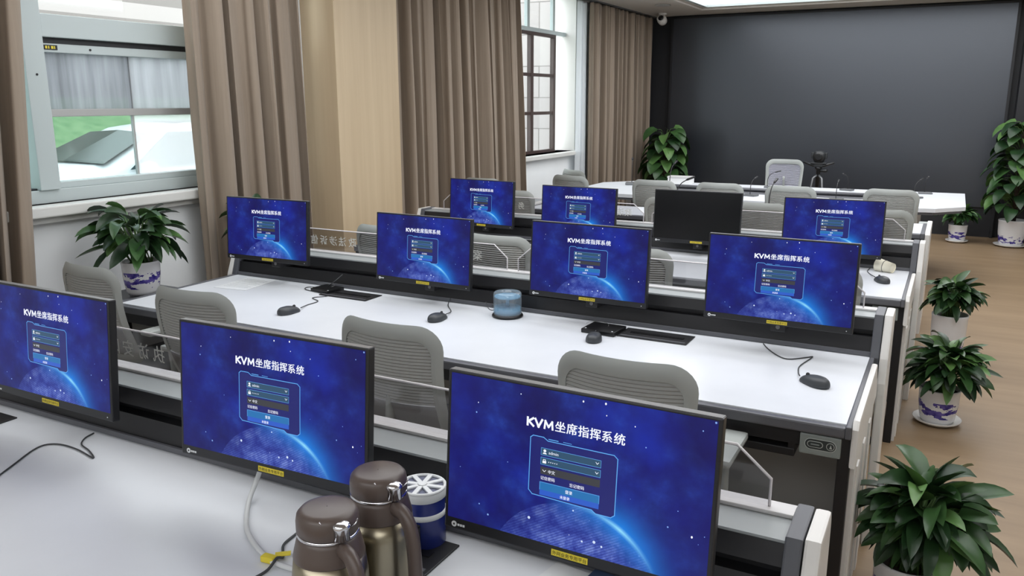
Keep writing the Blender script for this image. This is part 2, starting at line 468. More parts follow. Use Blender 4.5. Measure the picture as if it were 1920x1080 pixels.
for k, (a, b, c, d) in enumerate(wells):
    t = thing('ceiling_light', ('large bright recessed light in the ceiling before the black wall', 'large unseen recessed light in the ceiling above the middle desk', 'unseen fill light added in the ceiling behind the viewer')[k], 'ceiling light', ((a+c)/2, (b+d)/2, ZC+.035), 0)
    hx, hy = (c-a)/2-.005, (d-b)/2-.005
    m = MB(('led_far', 'led_middle', 'led_rear_fill')[k]); m.box((-hx, -hy, 0), (hx, hy, .03)); m.build('diffuser', t)
    m = MB('frame_white')
    for p, q in (((-hx, -hy, -.03), (-hx+.05, hy, 0)), ((hx-.05, -hy, -.03), (hx, hy, 0)), ((-hx+.05, -hy, -.03), (hx-.05, -hy+.05, 0)), ((-hx+.05, hy-.05, -.03), (hx-.05, hy, 0))): m.box(p, q)
    m.build('frame', t)
m = MB('grey_panel'); m.lathe([(.0005, 0), (.09, 0), (.1, -.006), (.085, -.012), (.0005, -.012)], seg=28, cap0=False, cap1=False)
tag(m.build('ceiling_vent'), 'round flat plate flush in the ceiling close to the security camera', 'vent').location = (-3.42, 10.5, ZC)

# window sills, frames and panes
m = MB('sill'); m.box((XW-.1, W1[0]-.1, 1.115), (-4.05, W1[1]+.05, 1.17), bev=.008); m.box((XW-.02, W1[0]-.06, 1.08), (XW+.05, W1[1]+.03, 1.115)); struct(m.build('trim_1'))
m = MB('sill'); m.box((XW-.25, W2[0]-.05, 1.055), (-4.06, W2[1]+.06, 1.10), bev=.008); struct(m.build('trim_2'))
XG = -4.24
root = tag(bpy.data.objects.new('window_1', None), kind='structure'); COL.objects.link(root)
m = MB('frame_white')
def bar(m, y0, y1, z0, z1, dx0=-.04, dx1=.05, mt=None, bev=.004): m.box((XG+dx0, y0, z0), (XG+dx1, y1, z1), mt, bev=bev)
bar(m, W1[0], W1[1], 1.17, 1.24); bar(m, W1[0], W1[1], 2.74, 2.80)
bar(m, W1[0], W1[0]+.06, 1.24, 2.74); bar(m, W1[1]-.06, W1[1], 1.24, 2.74)
bar(m, 2.625, 2.735, 1.24, 2.74, -.05, .065)
bar(m, 2.735, W1[1]-.06, 2.02, 2.135, -.04, .06)
bar(m, 2.735, W1[1]-.06, 1.24, 1.275, -.03, .035)
bar(m, 2.735, W1[1]-.06, 1.945, 1.99, -.03, .03)
bar(m, 2.735, 2.765, 1.275, 1.945, -.03, .02)
m.build('window_frame', root)
m = MB('frame_dark'); bar(m, 2.735, W1[1]-.06, 1.99, 2.02, -.02, .02, None, 0); bar(m, 2.06, 2.625, 1.24, 1.25, -.02, .03, None, 0); m.build('gasket', root)
m = MB('grey_panel'); bar(m, 2.765, W1[1]-.06, 1.615, 1.655, -.035, .0); bar(m, 3.275, 3.285, 1.275, 1.945, -.03, -.01, None, 0); m.build('meeting_rail', root)
m = MB('glass_film', 'glass_film_dark'); m.box((XG-.012, 2.765, 1.655), (XG-.008, 3.28, 1.945), 'glass_film_dark'); m.box((XG-.012, 3.28, 1.655), (XG-.008, W1[1]-.06, 1.945), 'glass_film'); m.build('streaked_film', root)  # streaked grey film, darker over the near half
m = MB('glass_tint'); m.box((XG-.02, 2.765, 1.275), (XG-.016, 3.28, 1.615)); m.box((XG-.02, 2.06, 1.25), (XG-.016, 2.625, 2.74)); m.build('pane', root)
m = MB('glass_white'); m.box((XG-.02, 3.28, 1.275), (XG-.016, W1[1]-.06, 1.615)); m.build('pane', root)
m = MB('glass'); m.box((XG-.02, 2.735, 2.135), (XG-.016, W1[1]-.06, 2.74)); m.build('pane', root)
m = MB('black', 'sticker')
m.box((XG+.03, 2.755, 1.958), (XG+.0335, 2.83, 1.982), 'black')
for i, w in enumerate((.010, .006, .012, .006)): m.box((XG+.0335, 2.763+i*.016, 1.963), (XG+.0345, 2.763+i*.016+w, 1.977), 'sticker')
m.build('sticker_label', root)
m = MB('black')
for y, z in ((2.68, 1.83), (3.02, 1.968)): m.lathe([(.006, 0), (.006, .004)], seg=10, xf=Matrix.Translation((XG+.064 if y < 2.7 else XG+.03, y, z)) @ Matrix.Rotation(radians(90), 4, 'Y'))
m.build('latch', root)

XH = -4.30
root = tag(bpy.data.objects.new('window_2', None), kind='structure'); COL.objects.link(root)
m = MB('frame_brown')
def bar2(y0, y1, z0, z1, d=.025, mt=None): m.box((XH-d, y0, z0), (XH+d, y1, z1), mt, bev=.003)
bar2(7.3, 9.16, 1.10, 1.135); bar2(9.10, 9.16, 1.135, 2.42); bar2(8.50, 8.57, 1.135, 2.42)
bar2(7.3, 9.16, 2.42, 2.455)
for z in (1.56, 1.99): bar2(7.3, 9.10, z-.018, z+.018, .02)
bar2(7.9, 7.95, 1.135, 2.42)
m.build('window_frame', root)
m = MB('frame_white'); bar2(7.3, 9.44, 2.455, 2.50, .03); bar2(9.08, 9.14, 2.5, 2.95, .02); bar2(8.42, 8.48, 2.5, 2.95, .02); bar2(7.3, 9.44, 2.91, 2.95, .02); m.build('transom', root)
m = MB('glass'); m.box((XH-.003, 7.3, 1.135), (XH+.003, 9.1, 2.42)); m.box((XH-.003, 7.3, 2.5), (XH+.003, 9.08, 2.91)); m.build('pane', root)
# reveal lining
m = MB('sill'); m.box((XW-.27, 9.43, 1.1), (XW+.01, 9.46, 2.95)); struct(m.build('trim_3'))

# oak pillar between the windows
m = MB('oak'); m.box((XW, 4.635, 0), (-3.85, 5.372, 2.88), bev=.003); struct(m.build('trim_4'))
m = MB('sill'); m.box((XW, YB, 0), (XW+.015, 4.62, .09)); m.box((XW, 5.39, 0), (XW+.015, YF, .09)); struct(m.build('baseboard_left'))

# ------------------------------------------------------------------ curtains
def curtain(label, y0t, y1t, y0b, y1b, folds, seed, x=-3.985, amp=.082, z0=.02, z1=2.86, mt='curtain', group='taupe curtains along the window wall', name='curtain', thick=.004):
    rnd = random.Random(seed)
    n = folds*14; rows = 16
    ph = [0]
    for i in range(n): ph.append(ph[-1] + 2*pi*folds/n*(1+.45*sin(i*.31+seed)+rnd.uniform(-.25, .25)))
    k = ph[-1]/(2*pi*folds)
    ph = [p/k for p in ph]
    a1 = [.75+.4*sin(i*.17+seed*2)+rnd.uniform(-.08, .08) for i in range(n+1)]
    mb = MB(mt); grid = []
    for j in range(rows+1):
        t = j/rows; z = z1+(z0-z1)*t; row = []
        ya, yb = y0t+(y0b-y0t)*t, y1t+(y1b-y1t)*t
        for i in range(n+1):
            s = i/n
            A = amp*a1[i]*(.65+.35*min(1, t*2.2))
            p = ph[i]+.25*sin(t*3+i*.05+seed)
            xx = x+A*(1.9*abs(sin(p/2+.35*sin(p*.5)))**.75-1.1)
            yy = ya+(yb-ya)*s+.4*amp*cos(p)*(.6+.4*t)
            row.append(mb.bm.verts.new((xx, yy, z)))
        grid.append(row)
    for j in range(rows):
        for i in range(n): mb.face([grid[j][i], grid[j][i+1], grid[j+1][i+1], grid[j+1][i]], None, True)
    o = mb.build(name); 
    sm = o.modifiers.new('thickness', 'SOLIDIFY'); sm.thickness = thick
    sb = o.modifiers.new('soft', 'SUBSURF'); sb.levels = 1; sb.render_levels = 1
    return tag(o, label, 'curtain', group)
curtain('taupe curtain at the near edge of the car park window, cut by the photo edge', 1.45, 2.56, 1.5, 2.34, 10, 3)
curtain('taupe curtain hanging between the car park window and the oak pillar', 3.47, 4.46, 3.47, 4.50, 7, 5)
curtain('wide taupe curtain between the oak pillar and the brown steel window', 5.44, 7.68, 5.44, 7.88, 15, 8)
curtain('taupe curtain in the corner beside the black wall', 9.50, 11.86, 9.52, 11.86, 19, 12)
curtain('white sheer curtain in front of the brown steel window jamb', 9.28, 9.56, 9.28, 9.60, 5, 4, x=-4.05, amp=.018, mt='sheer', group='sheer curtains', name='sheer_curtain', thick=.001)
m = MB('grey_metal'); m.box((-4.03, YB+.1, 2.862), (-3.97, 4.62, 2.88)); m.box((-4.03, 5.39, 2.862), (-3.97, YF-.05, 2.88)); struct(m.build('trim_5'))

# ------------------------------------------------------------------ video wall, security camera
t = thing('video_wall', 'huge matt black video wall filling the far end of the room', 'video wall', (-1.6, YF, 0))
m = MB('video'); m.box((-2.1, -.08, .38), (2.12, -.005, 2.835)); m.build('screen', t)
m = MB('wall_black'); m.box((-2.1, -.05, 0), (2.12, -.005, .38)); m.box((-2.13, -.09, 0), (-2.1, -.005, 2.86)); m.box((2.12, -.09, 0), (2.15, -.005, 2.86)); m.box((-2.1, -.09, 2.835), (2.12, -.005, 2.86)); m.build('surround', t)
m = MB('wall_black'); m.box((.62, YF-.35, 0), (1.6, YF-.005, 2.86), bev=.01); struct(m.build('trim_6'))
t = thing('security_camera', 'small white security camera hanging from the ceiling above the black corner', 'security camera', (-3.73, 11.45, ZC))
m = MB('panel_white'); m.lathe([(.06, 0), (.06, -.02), (.035, -.03), (.035, -.05)], seg=24); m.build('mount', t)
m = MB('panel_white'); m.lathe([(.045, .06), (.062, .05), (.065, 0), (.06, -.05), (.045, -.06)], seg=24, xf=Matrix.Translation((0, -.01, -.09)) @ Matrix.Rotation(radians(68), 4, 'X')); m.build('housing', t)
m = MB('blackglossy'); m.lathe([(.0005, .075), (.03, .072), (.04, .058)], seg=20, cap0=False, cap1=False, xf=Matrix.Translation((0, -.01, -.09)) @ Matrix.Rotation(radians(68), 4, 'X')); m.build('lens', t)

# ------------------------------------------------------------------ desks
XL = -3.46
def desk(name, label, yb, xr, texts, group):
    """yb: the back edge of the white top; parts are in world metres"""
    t = thing(name, label, 'control desk', (0, yb, 0), 0, group)
    F = -.742; xl = XL; R = xr
    m = MB('desk_white'); m.box((xl, F, .722), (R, .01, .75), bev=.002); m.build('worktop', t)
    m = MB('trim')
    m.box((R, F-.03, .712), (R+.017, 0.0, .752), bev=.004); m.box((xl-.027, F-.03, .712), (xl, 0.0, .752), bev=.004)
    m.box((xl, F-.028, .712), (R, F, .746), bev=.006); m.build('edge_trim', t)
    # riser with slot
    m = MB('black')
    prof = [(0.0, .70), (.028, .822), (.062, .822), (.062, .846), (.036, .846), (.048, .888), (.13, .888), (.13, .70)]
    m.prism(prof, xl, R, 'x'); m.build('riser', t)
    m = MB('trim'); m.box((xl, .003, .752), (R, .012, .768)); m.build('cable_ledge', t)
    m = MB('railtop'); m.box((xl, .05, .888), (R, .148, .894)); m.build('riser_top', t)
    m = MB('rail'); m.box((xl, .138, .894), (R, .182, .903), bev=.003); m.box((xl, .182, .60), (R, .19, .90)); m.build('divider_rail', t)
    for a, b in ((R, R+.032), (xl-.032, xl)):
        m = MB('post'); m.prism([(-.008, .752), (.045, .906), (.19, .906), (.19, .62), (-.008, .62)], a, b, 'x', bev=.004); m.build('riser_post', t)
    # white end shells, both ends
    for sgn, e in ((1, R+.034), (-1, xl-.034)):
        def fx(q, e=e, sgn=sgn): return (e+sgn*q[0], q[1], q[2])
        m = MB('panel_white')
        m.prism([(-.03, .0), (-.03, .66), (-.012, .752), (.05, .906), (.185, .906), (.2, .88), (.2, 0)], 0, .030, 'x', bev=.006, f=fx); m.build('riser_end_panel', t)
        m = MB('panel_white'); e0 = e-.015 if sgn > 0 else e
        def fx(q, e=e0, sgn=sgn): return (e+sgn*q[0], q[1], q[2])
        if sgn > 0:
            m.prism([(F-.02, .62), (F-.02, .742), (F, .766), (-.13, .766), (-.036, .65), (-.036, .61)], -.002, .018, 'x', bev=.007, f=fx)
            m.prism([(F+.03, .0), (F+.03, .60), (-.036, .60), (-.036, 0)], 0, .012, 'x', f=fx)
            for k in range(3): m.prism([(F+.1+k*.2, .0), (F+.1+k*.2, .58), (F+.16+k*.2, .58), (F+.16+k*.2, 0)], .012, .017, 'x', f=fx)
        else: m.prism([(F+.02, .0), (F+.02, .70), (-.036, .70), (-.036, 0)], -.006, .012, 'x', bev=.003, f=fx)
        m.build('desk_end_panel', t)
        m = MB('black'); m.prism([(F-.005, 0), (F-.005, .712), (F+.05, .712), (F+.05, 0)], -.036, 0, 'x', bev=.003, f=fx); m.build('leg', t)
        m = MB('black'); m.prism([(-.1, 0), (-.1, .712), (.0, .712), (.0, 0)], -.03, 0, 'x', f=fx); m.build('leg', t)
    m = MB('black'); m.box((xl, F+.01, .655), (R, F+.03, .712)); m.build('apron', t)
    m = MB('black'); m.box((R-.86, F+.025, .605), (R-.145, F+.33, .632), bev=.004); m.box((R-.86, F+.025, .632), (R-.84, F+.33, .70)); m.box((R-.165, F+.025, .632), (R-.145, F+.33, .70)); m.build('keyboard_tray', t)
    m = MB('grey_panel'); m.box((xl+.05, -.29, .06), (R-.02, -.27, .70)); m.build('modesty_panel', t)
    # control plate by the right front corner
    m = MB('ctrl'); m.box((R-.128, F-.012, .638), (R-.008, F+.008, .705), bev=.006); cp = m.build('control_plate', t)
    def stad(w, h, n=8):
        r = h/2; L = w/2-r
        return [(L+r*cos(-pi/2+pi*i/n), r*sin(-pi/2+pi*i/n)) for i in range(n+1)] + [(-L+r*cos(pi/2+pi*i/n), r*sin(pi/2+pi*i/n)) for i in range(n+1)]
    cx, cz = R-.067, .674; fy = F-.012
    m = MB('ctrl_line'); m.prism([(cx+a, cz+b) for a, b in stad(.092, .036)], fy-.001, fy, 'y', 'ctrl_line')
    m.prism([(cx+a, cz+b) for a, b in stad(.088, .032)], fy-.0016, fy-.001, 'y', 'ctrl_dark')
    m.prism([(cx-.015+a, cz+b) for a, b in stad(.046, .020)], fy-.0022, fy-.0016, 'y', 'ctrl_line')
    m.prism([(cx-.015+a, cz+b) for a, b in stad(.042, .016)], fy-.0028, fy-.0022, 'y', 'ctrl_dark')
    m.prism([(cx-.015+a, cz+b) for a, b in stad(.026, .004)], fy-.0032, fy-.0028, 'y', 'ctrl')
    m.prism([(cx+.029+a, cz+b) for a, b in stad(.024, .024, 10)], fy-.0022, fy-.0016, 'y', 'ctrl_line')
    m.prism([(cx+.029+a, cz+b) for a, b in stad(.020, .020, 10)], fy-.0028, fy-.0022, 'y', 'ctrl_dark')
    m.prism([(cx+.026, cz-.006), (cx+.034, cz-.006), (cx+.030, cz+.007)], fy-.0032, fy-.0028, 'y', 'ctrl_line')
    m.build('button_panel', cp)
    # two acrylic dividers with cut corners
    gap = -1.815+(xr+.195)
    for (a, b), txts in (((xl+.10, gap-.015), texts[0]), ((gap+.045, R-.05), texts[1])):
        y = .158; zb, zt = .899, 1.020; c = .07
        poly = [(a, zb), (b, zb), (b, zb+.062), (b-c, zt), (a+c, zt), (a, zb+.062)]
        m = MB('acrylic'); m.prism(poly, y-.003, y+.003, 'y'); dv = m.build('acrylic_divider', t)
        m = MB('acrylic_edge'); m.tube([(p[0], y, p[1]) for p in [poly[1], poly[2], poly[3], poly[4], poly[5], poly[0]]], .0032, seg=6); m.build('edge_strip', dv)
        m = MB('etch')
        for (body, cx) in txts:
            m.text(body, .054, lambda p, q, cx=cx: (cx-p, y-.0045, .962+q))
        if txts: m.build('lettering', dv)
        else: m.bm.free()
    # pop up socket flaps in the top
    for cx in (R-.80, R-2.38):
        m = MB('black'); m.box((cx-.145, -.175, .7502), (cx+.145, -.04, .7545), bev=.002)
        m.box((cx-.11, -.115, .7545), (cx+.115, -.095, .7565), 'blackglossy'); m.box((cx-.135, -.165, .7545), (cx+.135, -.155, .756), 'trim'); m.build('socket_flap', t)
    return t
gD = 'control desk rows'
desk('control_desk', 'white topped control desk nearest the viewer with thermos jugs on it', 1.405, -.200, ([('执', -2.015), ('访', -2.081), ('安', -2.15), ('网', -2.214)], []), gD)
desk('control_desk', 'long white control desk in the middle with a blue disc tub on it', 3.235, -.195, ([('政', -2.76), ('法', -2.828), ('涉', -2.89), ('诉', -2.955), ('信', -3.02), ('访', -3.085), ('案', -1.993)], []), gD)
desk('control_desk', 'third white control desk from the viewer with a fallen paper cup on it', 5.065, -.145, ([('政', -1.888), ('法', -1.943), ('务', -2.70)], []), gD)
# the row behind: flat top without riser
t = thing('control_desk', 'plain white desk row with chairs just before the conference table', 'control desk', (0, 7.15, 0), 0, gD)
XL = -3.36
m = MB('desk_white'); m.box((XL, -.53, .722), (-.144, 0, .75), bev=.002); m.build('worktop', t)
m = MB('trim'); m.box((-.144, -.56, .712), (-.117, .03, .752), bev=.004); m.box((XL-.027, -.56, .712), (XL, .03, .752), bev=.004); m.box((XL, -.56, .712), (-.144, -.53, .746), bev=.005); m.build('edge_trim', t)
for e, s in ((-.115, 1), (XL-.029, -1)):
    m = MB('panel_white'); m.prism([(-.55, 0), (-.55, .742), (-.52, .766), (.02, .775), (.04, .75), (.04, 0)], 0, .035, 'x', bev=.008, f=lambda q, e=e, s=s: (e+s*q[0], q[1], q[2])); m.build('desk_end_panel', t)
    m = MB('black'); m.prism([(-.52, 0), (-.52, .712), (-.1, .712), (-.1, 0)], -.032, 0, 'x', f=lambda q, e=e, s=s: (e+s*q[0], q[1], q[2])); m.build('leg', t)
m = MB('black'); m.box((XL+.01, -.03, .1), (-.15, -.01, .72)); m.build('modesty_panel', t)

# ------------------------------------------------------------------ monitors
MW, MH = .54, .325
def screen_mesh():
    m = MB('screen')
    uvl = m.bm.loops.layers.uv.new('UVMap')
    y = -.0125
    def U(u, v, k=0): return ((u-.5)*MW, y-.00025*k, v*MH)
    vs = m.verts([U(.014, .072), U(.986, .072), U(.986, .984), U(.014, .984)])
    f = m.face(vs, 'screen')
    for lp, uv in zip(f.loops, ((.014, .072), (.986, .072), (.986, .984), (.014, .984))): lp[uvl].uv = uv
    def quad(u0, v0, u1, v1, mt, k=1): m.face(m.verts([U(u0, v0, k), U(u1, v0, k), U(u1, v1, k), U(u0, v1, k)]), mt)
    def poly(ps, mt, k=1): m.face(m.verts([U(p, q, k) for p, q in ps]), mt)
    def stroke(ps, w, mt, k=2, closed=True):
        n = len(ps)
        P = [Vector((p[0]*MW, p[1]*MH)) for p in ps]
        for i in range(n if closed else n-1):
            a, b = P[i], P[(i+1) % n]; d = (b-a).normalized(); nn = Vector((-d.y, d.x))*w/2; e = d*w/2
            q = [a-e+nn, b+e+nn, b+e-nn, a-e-nn]
            m.face(m.verts([(v.x-.5*MW, y-.00025*k, v.y) for v in q]), mt)
    def text(s, u, v, h, mt='ui_white', k=4, al='l'):
        m.text(s, h, lambda p, q: ((u-.5)*MW+p, y-.00025*k, v*MH+q), mt, al)
    # heading
    def glyph(lines, u, v, sx, sy, w=.0042):
        for ln in lines: stroke([(u+p*sx/MW, v+(q-.5)*sy/MH) for p, q in ln], w, 'ui_white', 4, False)
    glyph(([(0, .12), (0, .88)], [(.1, .5), (.9, .9)], [(.25, .5), (.95, .1)]), .331, .780, .0125, .0178)
    glyph(([(0, .9), (.5, .12)], [(.5, .12), (1, .9)]), .3605, .780, .0140, .0178)
    glyph(([(0, .12), (.08, .88)], [(.08, .88), (.5, .3)], [(.5, .3), (.92, .88)], [(.92, .88), (1, .12)]), .3965, .780, .0165, .0178, .0038)
    for k in range(6):
        for du in (0, .0012): text('坐席指挥系统'[k], .436+k*.0428+du, .784+du*.3, .0222, k=4+du*100)
    # panel with cut corners
    fr = [(.345, .375), (.345, .69), (.355, .703), (.395, .703), (.412, .686), (.655, .686), (.668, .668), (.668, .345), (.655, .328), (.600, .328), (.585, .345), (.36, .352)]
    poly(fr, 'ui_panel', 1); stroke(fr, .0016, 'ui_line', 3)
    stroke([(.415, .697), (.45, .697)], .0016, 'ui_line', 3, False); stroke([(.47, .698), (.5, .697)], .001, 'ui_line', 3, False)
    for vb, vt in ((.598, .640), (.542, .584)):
        quad(.388, vb, .610, vt, 'ui_field', 2); stroke([(.388, vb), (.610, vb), (.610, vt), (.388, vt)], .0007, 'ui_line', 3)
        stroke([(.592, (vb+vt)/2+.006), (.597, (vb+vt)/2-.004), (.602, (vb+vt)/2+.006)], .001, 'ui_white', 4, False)
    # user and lock marks
    for i in range(2):
        vb = (.598, .542)[i]
        if i == 0:
            poly([(.402+.0055*cos(a*pi/5), vb+.027+.0085*sin(a*pi/5)) for a in range(10)], 'ui_white', 4); poly([(.394, vb+.008), (.410, vb+.008), (.407, vb+.016), (.397, vb+.016)], 'ui_white', 4)
        else:
            quad(.395, vb+.009, .409, vb+.023, 'ui_white', 4); stroke([(.398, vb+.022), (.398, vb+.031), (.406, vb+.031), (.406, vb+.022)], .001, 'ui_white', 4, False)
    text('admin', .417, .619, .0085); text('·····', .417, .563, .016)
    quad(.388, .484, .610, .528, 'ui_olive', 2); stroke([(.397, .510), (.403, .501), (.409, .510)], .001, 'ui_white', 4, False); text('中文', .418, .506, .0075)
    text('记住密码', .390, .463, .0075); text('忘记密码', .500, .458, .0075)
    quad(.388, .390, .610, .436, 'ui_button', 2); stroke([(.388, .390), (.388, .436), (.610, .436), (.610, .390)], .0009, 'ui_line', 3, False); text('登录', .499, .412, .0075, al='c')
    quad(.388, .358, .610, .390, 'ui_button2', 2); text('未登录', .485, .374, .0068, al='c')
    # bright stars by the top edge
    for (u, v, r) in ((.535, .955, .0016), (.615, .965, .0018), (.62, .90, .0010), (.93, .335, .0018), (.72, .87, .001), (.13, .83, .001), (.3, .93, .001)):
        poly([(u+r/MW*cos(a*pi/4), v+r*1.3/MH*sin(a*pi/4)) for a in range(8)], 'ui_white', 2)
    return m
def make_monitor():
    t = thing('monitor', 'x', 'monitor')
    m = MB('bezel', 'bezel_top')
    m.box((-MW/2, -.012, 0), (MW/2, .010, MH), 'bezel', bev=.003)
    m.box((-MW/2+.002, -.010, MH-.001), (MW/2-.002, .009, MH+.0008), 'bezel_top')  # lit top edge painted as a lighter grey strip
    m.prism([(-MW/2+.03, .03), (MW/2-.03, .03), (MW/2-.03, MH-.03), (-MW/2+.03, MH-.03)], .010, .028, 'y', 'shell_dark')
    m.build('housing', t)
    screen_mesh().build('screen', t, recalc=False)
    m = MB('sticker'); m.box((-.030, -.0132, .0045), (.044, -.012, .0165), 'sticker'); st = m.build('yellow_label', t); st['label'] = 'yellow sticker with dark print'
    m = MB('ink'); m.text('外网业务专用平台', .0088, lambda p, q: (.007+p, -.0136, .0105+q), 'ink'); m.build('lettering', st)
    m = MB('white_mark', 'black')
    m.prism([(-.247+.006*cos(a*pi/8), .0105+.006*sin(a*pi/8)) for a in range(16)], -.0128, -.012, 'y', 'white_mark')
    m.prism([(-.247+.0022*cos(a*pi/5), .0105+.0022*sin(a*pi/5)) for a in range(10)], -.0132, -.0128, 'y', 'black')
    for k in range(3): m.box((-.239+k*.006, -.0128, .008), (-.2345+k*.006, -.012, .0125), 'white_mark')
    m.build('logo_mark', t)
    m = MB('white_mark'); m.box((.248, -.0128, .009), (.251, -.012, .012)); m.build('power_light', t)
    m = MB('black'); m.box((-.028, .028, .02), (.028, .055, .2), bev=.004); m.box((-.028, .055, -.036), (.028, .08, .1), bev=.004); m.box((-.024, .08, -.034), (.024, .165, .012), bev=.004); m.build('mount_arm', t)
    m = MB('bezel_top'); m.lathe([(.008, 0), (.008, .003)], seg=12, xf=Matrix.Translation((0, .056, -.018)) @ Matrix.Rotation(radians(90), 4, 'X')); m.build('mount_screw', t)
    return t
MON = [  # x, y, z, tilt, turn
 ('lit monitor partly cut off by the photo edge on the nearest desk', -2.149, 1.307, .8665, .0843, -.005),
 ('lit monitor beside the thermos jugs with a white cable under it', -1.282, 1.257, .8725, .0843, .029),
 ('largest lit monitor, closest to the viewer, right of the blue tin', -.557, 1.271, .8556, .0843, -.019),
 ('lit monitor at the window end of the middle desk, by the papers', -3.080, 3.095, .8834, .075, .029),
 ('lit monitor on the middle desk between the lettered acrylic and the disc tub', -2.139, 3.128, .8504, .075, -.030),
 ('lit monitor on the middle desk right of the disc tub', -1.305, 3.125, .8654, .075, -.025),
 ('lit monitor at the aisle end of the middle desk', -.518, 3.068, .8764, .075, -.020),
 ('lit monitor at the window end of the third desk', -2.877, 4.950, .8350, .0616, -.082),
 ('lit monitor on the third desk next to the switched off one', -2.130, 4.927, .8230, .0616, -.042),
 ('switched off black monitor on the third desk', -1.343, 4.933, .8330, .0616, .006),
 ('lit monitor at the aisle end of the third desk, by the paper cup', -.560, 4.929, .8260, .0616, .043)]
gM = 'monitors on the control desks'
mon0 = make_monitor()
for i, (lb, x, y, z, tl, dz) in enumerate(MON):
    if i == 0:
        mon0.location = (x, y, z); mon0.rotation_euler = (-tl, 0, dz); mon0['label'] = lb; mon0['group'] = gM
    else:
        o = dup(mon0, (x, y, z), (-tl, 0, dz), lb, gM, skip=('screen',) if 'switched off black' in lb else ())
        if 'switched off black' in lb:
            m = MB('screen_off'); m.box((-MW/2+.006, -.0126, .024), (MW/2-.006, -.012, MH-.006)); m.build('screen', o)

